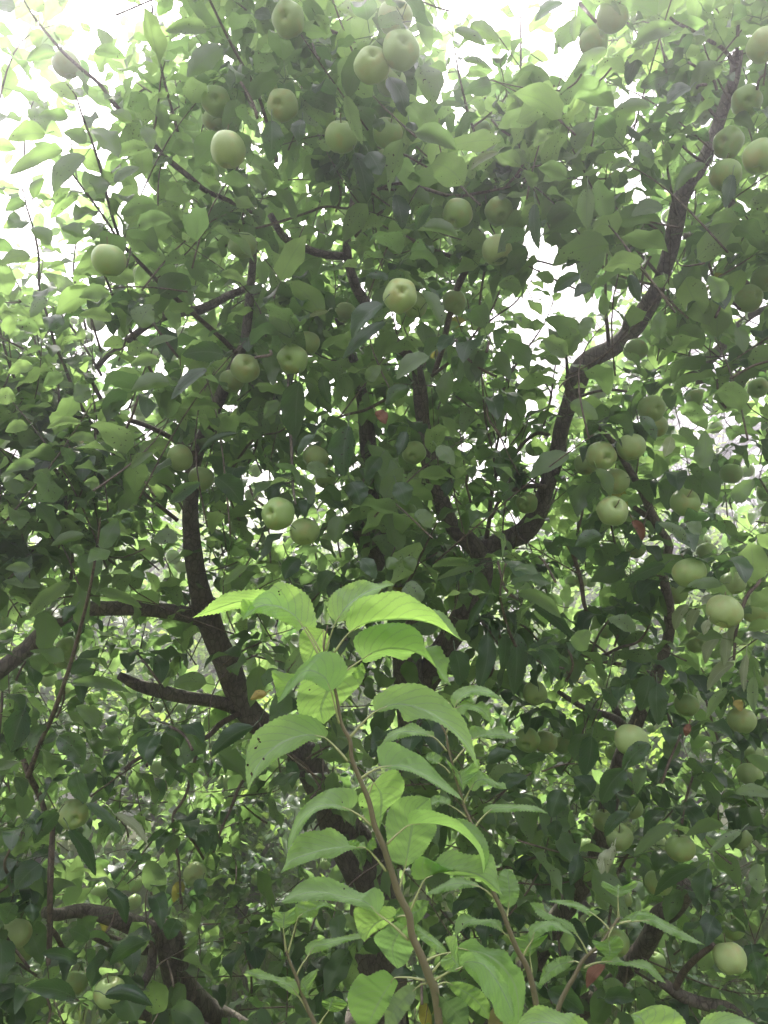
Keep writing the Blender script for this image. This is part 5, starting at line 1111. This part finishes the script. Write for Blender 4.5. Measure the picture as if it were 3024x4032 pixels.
# ---- the body of the crown
CROWN = []; SPURS = []; TW = Acc()
def crown_region(n, xr, yr, dr, lean, up, L, pitch, llen, seed, arch=(.4, 1.5), thin=.0045, sky=True, rnd=(0, .9)):
    g = np.random.default_rng(seed)
    P_, D_, T_, S_ = [], [], [], []
    for _ in range(n):
        x, y = g.uniform(*xr), g.uniform(*yr)
        d = g.uniform(*dr)
        c = P(x, y, d)
        dirn = np.array([lean[0] + g.normal(0, .5), g.normal(0, .5), up + g.normal(0, .45)])
        dirn = dirn / np.linalg.norm(dirn)
        ln = g.uniform(*L)
        bend = g.normal(0, .12, 3)
        t = np.linspace(0, 1, 8)[:, None]
        Cc = c - dirn * ln * .5 + dirn * ln * t + bend * ln * np.sin(math.pi * t) * .7
        Cc = Cc[::-1]
        xx, yy, d2 = project(Cc)
        if sky and in_sky(xx, yy).sum() > 2: continue
        if d2.min() < 1.38: continue
        # no bare twig across a clearly seen apple
        bad = False
        for (ax, ay, ar), ad in zip(AP, AP_D):
            if ((np.hypot(xx - ax, yy - ay) < ar * 1.05) & (d2 < ad + .05)).any(): bad = True; break
        if bad: continue
        V, F, F3 = tube(Cc, np.linspace(.0012, thin * .55, 8), 5)
        TW.add(V, F, F3)
        p, dd_, T, size, ss = shoot_leaves(Cc, pitch * g.uniform(.8, 1.25), llen * g.uniform(.85, 1.12), g)
        P_.append(p); D_.append(dd_); T_.append(T); S_.append(size)
    p, dv, T, S = map(np.concatenate, (P_, D_, T_, S_))
    _, _, kw = build_leaves(p, dv, T, S, g, arch=arch, rnd=rnd)
    tip = kw['base'] + kw['dirn'] * kw['length'][:, None]
    ok = allowed(kw['base'], tip, g, sky=sky)
    CROWN.append(subset(kw, ok))

# upper crown: upright shoots against the sky
crown_region(360, (500, 3500), (-250, 1050), (1.6, 3.2), (-.1, 0), .9, (.25, .55), .034, .118, 1)
crown_region(170, (700, 2700), (100, 1950), (2.3, 3.8), (0, 0), .5, (.25, .5), .034, .115, 11)
crown_region(60, (-500, 520), (150, 1100), (2.0, 3.2), (-.1, 0), .9, (.25, .5), .038, .098, 2)
crown_region(9, (20, 560), (40, 900), (1.8, 2.6), (-.2, 0), .9, (.2, .4), .034, .105, 14, sky=False)
# middle
crown_region(300, (-500, 3500), (950, 2050), (1.65, 3.4), (0, 0), .6, (.2, .5), .033, .116, 3)
crown_region(105, (-400, 1000), (1050, 2300), (1.75, 2.9), (-.3, 0), .9, (.3, .6), .034, .112, 4, rnd=(.35, .95))  # tint range raised: lighter leaf colour stands in for sunlit foliage at left
# lower
crown_region(300, (-500, 3500), (1950, 3200), (1.75, 3.4), (0, 0), .3, (.15, .45), .034, .116, 5, arch=(.6, 2.0))
crown_region(240, (-500, 3500), (3100, 4300), (1.7, 3.3), (0, 0), .2, (.15, .4), .034, .116, 6, arch=(.6, 2.0))
crown_region(210, (850, 2400), (950, 2350), (2.6, 3.9), (0, 0), .4, (.2, .5), .034, .116, 13)
crown_region(260, (-300, 3400), (2000, 4200), (2.9, 4.3), (0, 0), .3, (.15, .45), .034, .116, 12)
# beyond the frame: above and at the sides
crown_region(30, (-500, 3600), (-1300, -250), (2.0, 3.8), (0, 0), .9, (.3, .6), .045, .09, 7, sky=False)
crown_region(90, (3050, 4300), (0, 4000), (2.0, 3.8), (0, 0), .5, (.3, .6), .045, .09, 8, sky=False)
crown_region(70, (-1200, -50), (1000, 4000), (2.0, 3.8), (0, 0), .5, (.3, .6), .045, .09, 9, sky=False)

# fruit spurs: rosettes of broad dark leaves, one over every apple and many between
def rosette(c, n, g, ll, spread=1.0, droop=True):
    az = np.arange(n) * GA + g.uniform(0, 6.28)
    el = g.uniform(-.5, .75, n) * spread
    d = np.stack([np.cos(az) * np.cos(el), np.sin(az) * np.cos(el), np.sin(el)], -1)
    p = np.repeat(c[None], n, 0) + g.normal(0, .004, (n, 3))
    return p, d, np.repeat(np.array([[0, 0, 1.0]]), n, 0), ll * g.uniform(.7, 1.15, n)
gs = np.random.default_rng(77)
PP, DD, TT, SS = [], [], [], []
for (ax, ay, ar), ad in zip(AP, AP_D):
    c = P(ax + gs.normal(0, 8), ay, ad) + np.array([0, .01, .052 * ar / (36 * 2.0) * ad * .9 + .02])
    q = rosette(c, int(gs.integers(5, 9)), gs, .098)
    for a, b in zip((PP, DD, TT, SS), q): a.append(b)
for _ in range(480):
    x, y = gs.uniform(-300, 3300), gs.uniform(150, 4150)
    if y < 900 and x < 900: continue
    c = P(x, y, gs.uniform(1.65, 3.3))
    q = rosette(c, int(gs.integers(5, 10)), gs, .098)
    for a, b in zip((PP, DD, TT, SS), q): a.append(b)
    e = c + np.array([gs.normal(0, .05), gs.normal(0, .05), -gs.uniform(.04, .12)])
    V, F, F3 = tube(catmull([c, (c + e) / 2 + gs.normal(0, .01, 3), e], 6), np.linspace(.003, .0035, 6), 5)
    xx, yy, d2 = project(np.array([c, e]))
    if not in_sky(xx, yy).any() and not any(np.hypot(xx[0] - a, yy[0] - b) < r_ * 1.2 and d2[0] < z_ for (a, b, r_), z_ in zip(AP, AP_D)):
        TW.add(V, F, F3)
p, dv, T, S = map(np.concatenate, (PP, DD, TT, SS))
_, _, kw = build_leaves(p, dv, T, S, gs, arch=(1.5, 3.8), pet=(.02, .045), fold=(.05, .55), wide=(.46, .62), nu=8, rnd=(0, .85))
tip = kw['base'] + kw['dirn'] * kw['length'][:, None] * .8 + np.array([0, 0, -.02])
SPURS.append(subset(kw, allowed(kw['base'], tip, gs)))

TW.obj('twigs', M_TWIG, TREE)['kind'] = 'stuff'
nleaf = 0
crown = None
def merge(list_, name, mat, label):
    A = Acc(); c = 0
    for kw in list_:
        V, F, uv, r = leaf_cloud(**kw)
        A.add(V, F, None, uv, r); c += len(kw['base'])
    o = A.obj(name, mat, TREE); o['kind'] = 'stuff'
    if label: o['label'] = label
    return c
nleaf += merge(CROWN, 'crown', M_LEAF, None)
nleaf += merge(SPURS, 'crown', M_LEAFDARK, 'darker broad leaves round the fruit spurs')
print('LEAVES', nleaf)

# ------------------------------------------------------------------ apples
def apple_mesh(seed):
    g = np.random.default_rng(seed)
    nt, na = 26, 32
    th = np.linspace(0, math.pi, nt)
    a = np.linspace(0, 2 * math.pi, na, endpoint=False)
    r = np.sin(th) ** .92
    z = 0.93 * np.cos(th)
    r = r * (1 + .055 * np.cos(th))                     # a little wider at the shoulder
    z = z - .42 * np.exp(-(r / .24) ** 2) * (z > 0) + .34 * np.exp(-(r / .21) ** 2) * (z < 0)
    lob = 1 + (.022 + .02 * (1 - np.cos(th)) * .5)[:, None] * np.cos(5 * a[None] + g.uniform(0, 6)) * np.sin(th)[:, None] + .02 * np.cos(a[None] * 2 + g.uniform(0, 6)) * np.sin(th)[:, None]
    X = r[:, None] * lob * np.cos(a); Y = r[:, None] * lob * np.sin(a)
    Z = z[:, None] + .03 * np.cos(a[None] + g.uniform(0, 6)) * r[:, None] + .02 * np.cos(5 * a[None]) * (np.exp(-((r - .35) / .2) ** 2) * (z < 0))[:, None]
    V = np.stack([X, Y, Z], -1).reshape(-1, 3)
    i = np.arange(nt - 1)[:, None] * na; j = np.arange(na)[None]; j2 = (j + 1) % na
    F = np.stack([i + j, i + na + j, i + na + j2, i + j2], -1).reshape(-1, 4)
    me = bpy.data.meshes.new('green_apple')
    me.from_pydata(V.tolist(), [], F.tolist()); me.validate()
    for p in me.polygons: p.use_smooth = True
    me.materials.append(M_APPLE)
    return me
APM = [apple_mesh(s) for s in range(4)]
def calyx_mesh():
    A = Acc()
    for k in range(5):
        a = k * 2 * math.pi / 5
        c, s = math.cos(a), math.sin(a)
        pts = [(0.02, 0), (.09, .055), (.17, .02), (.19, -.01), (.09, -.055)]
        V = []
        for rr, w in pts: V.append((rr * c - w * s, rr * s + w * c, -.60 - rr * .35))
        V += [(x * .9, y * .9, z + .03) for x, y, z in V]
        A.add(V, np.zeros((0, 4)), [(0, 1, 2), (0, 2, 3), (0, 3, 4), (5, 7, 6), (5, 8, 7), (5, 9, 8)])
    th = np.linspace(0, 2 * math.pi, 10, endpoint=False)
    V = [(0, 0, -.57)] + [(.12 * math.cos(q), .12 * math.sin(q), -.585) for q in th]
    A.add(V, np.zeros((0, 4)), [(0, 1 + k, 1 + (k + 1) % 10) for k in range(10)])
    o = mesh_obj('calyx', np.vstack(A.V), np.vstack(A.F), M_CALYX, None, F3=np.vstack(A.F3))
    me = o.data; bpy.data.objects.remove(o); return me
def stalk_mesh():
    C = catmull([(0, 0, .42), (.03, .01, .75), (.05, .05, 1.05), (.02, .10, 1.35)], 9)
    V, F, F3 = tube(C, np.linspace(.045, .035, 9), 7)
    o = mesh_obj('stalk', V, F, M_STEM, None, F3=F3)
    me = o.data; bpy.data.objects.remove(o); return me
CAL, STK = calyx_mesh(), stalk_mesh()
ga = np.random.default_rng(5)
seen = set()
for i, ((x, y, dm, cal, label), d) in enumerate(zip(APPLES, AP_D)):
    rad = dm * .5 * d / FPX
    o = bpy.data.objects.new('green_apple', APM[i % 4]); COL.objects.link(o)
    c = P(x, y, d)
    # axis: from the eye (calyx) up to the stalk, in camera axes then world
    def cam_dir(cx, cy):
        zz = math.sqrt(max(0.02, 1 - cx * cx - cy * cy))
        return cx * RT - cy * UP - zz * FW
    if cal is None:
        ax = np.array([ga.normal(0, .28), ga.normal(0.0, .28), 1.0])
    elif cal[0] == 's':
        ax = cam_dir(cal[1], cal[2])
    else:
        ax = -cam_dir(cal[0], cal[1])
    ax = ax / np.linalg.norm(ax)
    q = Vector(ax).to_track_quat('Z', 'Y') @ __import__('mathutils').Quaternion((0, 0, 1), ga.uniform(0, 6.28))
    o.rotation_mode = 'QUATERNION'
    o.rotation_quaternion = q
    o.location = Vector(c)
    s = rad / 1.02
    o.scale = (s, s, s * ga.uniform(.93, 1.06))
    assert label not in seen, label
    seen.add(label)
    tag(o, label, 'apple', 'green apples hanging in the tree')
    if dm >= 44:
        for nm, me in (('calyx', CAL), ('stalk', STK)):
            ch = bpy.data.objects.new(nm, me); COL.objects.link(ch); ch.parent = o
# ------------------------------------------------------------------ what stands behind
g = np.random.default_rng(42)
def blob_tree(name, label, x, y, h, w, n, ll, mat, seed, cat='tree', group=None, zlow=.3, trunk=.09):
    g = np.random.default_rng(seed)
    root = empty(name, (x, y, 0)); tag(root, label, cat, group)
    # trunk with limbs
    A = Acc()
    top = h * .8
    V, F, F3 = tube(catmull([(x, y, -.1), (x + .1, y, h * .3), (x - .1, y + .1, h * .55), (x, y, top)], 16), np.linspace(trunk, .02, 16), 10, knob=.08)
    A.add(V, F, F3)
    ends = []
    for k in range(16):
        a = g.uniform(0, 6.28); z0 = g.uniform(.25, .6) * h
        r = w * g.uniform(.5, .95)
        e = np.array([x + r * math.cos(a), y + r * math.sin(a), z0 + g.uniform(.1, .45) * h])
        e[2] = min(e[2], h)
        C = catmull([(x, y, z0), (np.array([x, y, z0]) + e) / 2 + g.normal(0, .12, 3), e], 10)
        V, F, F3 = tube(C, np.linspace(trunk * .5, .012, 10), 7); A.add(V, F, F3)
        ends.append(C)
    A.obj('trunk', M_BARK, root)
    # shoots of leaves through the crown volume, clumped round the limbs
    B, D, T_, S_ = [], [], [], []
    ns = n // 12
    for k in range(ns):
        C = ends[g.integers(len(ends))]
        c = C[g.integers(3, len(C))] + g.normal(0, .30, 3) * np.array([w * .6, w * .6, h * .22])
        if c[2] < zlow: c[2] = zlow + g.uniform(0, .5)
        dirn = norm(np.array([g.normal(0, .5), g.normal(0, .5), .7]))
        ln = g.uniform(.25, .5)
        Cc = c + dirn * np.linspace(ln, 0, 6)[:, None]
        p, d, T, size, ss = shoot_leaves(Cc, ln / 12, ll, g)
        B.append(p); D.append(d); T_.append(T); S_.append(size)
    p, d, T, S = map(np.concatenate, (B, D, T_, S_))
    _, _, kw = build_leaves(p, d, T, S, g, nu=4, nc=1)
    kw['petiole'] = None
    V, F, uv, r = leaf_cloud(**kw)
    mesh_obj('crown', V, F, mat, root, uv, r)
    return root

blob_tree('apple_tree', 'sunlit orchard tree behind the left part of the big tree', -3.6, 8.2, 4.6, 1.9, 9000, .10, M_FAR, 301, group='sunlit trees seen through the big tree')
blob_tree('apple_tree', 'sunlit orchard tree behind the trunk of the big tree', -0.6, 8.8, 4.2, 1.8, 9000, .10, M_FAR, 302, group='sunlit trees seen through the big tree')
blob_tree('apple_tree', 'sunlit orchard tree behind the right limb of the big tree', 2.6, 8.4, 4.3, 1.8, 9000, .10, M_FAR, 303, group='sunlit trees seen through the big tree')
blob_tree('apple_tree', 'sunlit orchard tree behind the far right of the big tree', 5.4, 9.2, 4.8, 1.9, 7000, .10, M_FAR, 304, group='sunlit trees seen through the big tree')
SH = [(-4.6, 6.6, 2.5, 'sunlit shrub farthest left, low behind the tree'), (-3.0, 5.3, 2.1, 'sunlit shrub low behind the left side branches'), (-1.9, 6.6, 2.5, 'sunlit shrub low behind the left limb fork'),
      (-.9, 5.2, 1.9, 'sunlit shrub low, just left behind the trunk'), (.3, 6.6, 2.5, 'sunlit shrub low, straight behind the trunk'), (1.2, 5.2, 2.0, 'sunlit shrub low, right behind the foreground shoot'),
      (2.3, 6.5, 2.5, 'sunlit shrub low behind the knotted limb'), (3.3, 5.4, 2.1, 'sunlit shrub low behind the lower right limbs'), (4.8, 6.6, 2.5, 'sunlit shrub farthest right, low behind the tree')]
for k, (x, y, h, lab) in enumerate(SH):
    blob_tree('shrub', lab, x, y, h, 1.0, 5200, .085, M_FAR, 340 + k, 'shrub', 'sunlit shrubs low behind the tree', .1, .04)

HG = [(-7.5, 10.6, 'bushy hedge shrub, farthest left in the row beyond the orchard'), (-5.3, 10.9, 'bushy hedge shrub, second from the left in the far row'), (-3.1, 10.7, 'bushy hedge shrub, far behind the left side branches'),
      (-1.0, 11.0, 'bushy hedge shrub, far behind the left limb fork'), (1.1, 10.8, 'bushy hedge shrub, far behind the foreground shoot'), (3.2, 11.0, 'bushy hedge shrub, far behind the right limbs'),
      (5.4, 10.7, 'bushy hedge shrub, second from the right in the far row'), (7.6, 11.0, 'bushy hedge shrub, farthest right in the row beyond the orchard')]
for k, (x, y, lab) in enumerate(HG):
    blob_tree('hedge_shrub', lab, x, y, 4.0, 1.35, 6000, .15, M_FAR, 380 + k, 'shrub', 'hedge shrubs in the far row', .1, .05)

for k, (x, y, h, w) in enumerate(((-9.5, 12.5, 7.0, 2.9), (-5.0, 14.0, 7.6, 3.0), (-.8, 14.5, 7.4, 3.0), (3.2, 14.8, 7.2, 3.0), (8.2, 13.5, 7.4, 2.9))):
    blob_tree('broadleaf_tree', ('tall leafy tree farthest left behind the orchard', 'tall leafy tree behind the left limbs, beyond the orchard', 'tall leafy tree straight behind the trunk, beyond the orchard',
        'tall leafy tree behind the right limb, beyond the orchard', 'tall leafy tree farthest right behind the orchard')[k], x, y, h, w, 9000, .15, M_FAR, 320 + k, group='tall trees beyond the orchard', trunk=.16)

# feathery conifer standing far behind at the right
def conifer(x, y, h, seed):
    g = np.random.default_rng(seed)
    root = empty('conifer', (x, y, 0)); tag(root, 'feathery conifer far behind, seen against the sky at upper right', 'tree')
    A = Acc()
    V, F, F3 = tube(catmull([(x, y, -.1), (x + .1, y, h * .5), (x, y, h)], 20), np.linspace(.28, .02, 20), 12); A.add(V, F, F3)
    tips = []
    for k in range(110):
        z0 = g.uniform(.2, .98) * h
        a = g.uniform(0, 6.28); r = (1 - (z0 / h) ** 1.5) * 3.6 * g.uniform(.6, 1.05) + .3
        s = np.array([x, y, z0]); e = s + np.array([r * math.cos(a), r * math.sin(a), r * g.uniform(.15, .5)])
        C = catmull([s, (s + e) / 2 + np.array([0, 0, -.12 * r]), e], 9)
        V, F, F3 = tube(C, np.linspace(.03, .006, 9), 5); A.add(V, F, F3)
        for _ in range(int(12 + r * 12)):
            u = g.uniform(.25, 1) * 8; i = int(u); f = u - i
            b = C[i] * (1 - f) + C[min(i + 1, 8)] * f
            q = norm(e - s + g.normal(0, .55, 3) * r) * g.uniform(.2, .45)
            tips.append((b, b + q + np.array([0, 0, .06])))
            V, F, F3 = tube(np.array([b, b + q * .5, b + q + np.array([0, 0, .06])]), np.array([.005, .004, .002]), 3, cap=False); A.add(V, F)
    A.obj('trunk', M_TWIG, root)
    n = len(tips); b = np.array([t[0] for t in tips]); e = np.array([t[1] for t in tips])
    k = 60
    u = g.uniform(.15, 1.0, (n, k, 1))
    st = b[:, None] * (1 - u) + e[:, None] * u
    dr = norm(norm(e - b)[:, None] * .8 + g.normal(0, .5, (n, k, 3)))
    en = st + dr * g.uniform(.05, .11, (n, k, 1))
    sd = norm(np.cross(dr, g.normal(0, 1, (n, k, 3)))) * .0075
    V = np.stack([st - sd, st + sd, en], 2).reshape(-1, 3)
    F3 = np.arange(len(V)).reshape(-1, 3)
    mesh_obj('crown', V, np.zeros((0, 4)), M_NEEDLE, root, F3=F3, smooth=False)
M_NEEDLE = plain('conifer_needles', (0.045, 0.09, 0.03), .7, (0.09, 0.15, 0.055), 3)
conifer(5.2, 13.5, 15.5, 9)

# ------------------------------------------------------------------ ground
def sheet(name, size, n, mat, kind, amp=.06):
    xs = np.concatenate([[-size], np.linspace(-12, 12, n), [size]]); ys = np.concatenate([[-size], np.linspace(-4, 20, n), [size]])
    X, Y = np.meshgrid(xs, ys, indexing='ij')
    Z = amp * (np.sin(X * 1.3 + 1) * np.cos(Y * .9) + .5 * np.sin(X * 3.1 + Y * 2.3)) - .03
    V = np.stack([X, Y, Z], -1).reshape(-1, 3); m = len(xs)
    i = np.arange(m - 1)[:, None] * m; j = np.arange(m - 1)[None]
    F = np.stack([i + j, i + m + j, i + m + j + 1, i + j + 1], -1).reshape(-1, 4)
    o = mesh_obj(name, V, F, mat); o['kind'] = kind; return o
M_GROUND = plain('orchard_floor', (0.07, 0.085, 0.03), .95, (0.13, 0.15, 0.05), 6)
sheet('ground', 900, 70, M_GROUND, 'structure')
M_GRASS = leaf_material('grass_blade', (0.06, 0.13, 0.03), (0.13, 0.20, 0.05), (0.10, 0.17, 0.05), (0.20, 0.36, 0.06), (0.40, 0.55, 0.12), tmix=.4, spots=0, vein=0, bump=0)
n = 42000
bx = g.uniform(-6, 6, n); by = g.uniform(1.0, 13, n)
bz = .06 * (np.sin(bx * 1.3 + 1) * np.cos(by * .9) + .5 * np.sin(bx * 3.1 + by * 2.3)) - .04
base = np.stack([bx, by, bz], -1)
dirn = norm(np.stack([g.normal(0, .35, n), g.normal(0, .35, n), np.ones(n)], -1))
ln = g.uniform(.12, .38, n)
V, F, uv, r = leaf_cloud(base, dirn, norm(g.normal(0, 1, (n, 3)) * np.array([1, 1, .1])), ln, ln * g.uniform(.03, .10, n), g.uniform(.3, 1.6, n), np.full(n, .3), g.uniform(0, .98, n), nu=3, nc=1, wave=0)
o = mesh_obj('grass', V, F, M_GRASS, None, uv, r); o['kind'] = 'stuff'

# ------------------------------------------------------------------ scattering air box, added to imitate a milky lens flare veil
def veil_box(x0, x1, y0, y1, z0, z1, dens):
    V = [(x, y, z) for x in (x0, x1) for y in (y0, y1) for z in (z0, z1)]
    F = [(0, 1, 3, 2), (4, 6, 7, 5), (0, 4, 5, 1), (2, 3, 7, 6), (0, 2, 6, 4), (1, 5, 7, 3)]
    m, n, l = nodes_of('lens_veil_haze')
    v = n.new('ShaderNodeVolumePrincipled')
    v.inputs['Color'].default_value = (.93, .90, 1.0, 1)
    v.inputs['Density'].default_value = dens
    v.inputs['Anisotropy'].default_value = 0.66
    o_ = n.new('ShaderNodeOutputMaterial'); l.new(v.outputs[0], o_.inputs['Volume'])
    o = mesh_obj('lens_veil_haze', np.array(V, float), F, m, smooth=False)
    o['kind'] = 'stuff'
    return o
if VEIL_DENSITY > 0:
    veil_box(-950, 950, -950, 950, -1.2, 17, VEIL_DENSITY)
strip_origins()
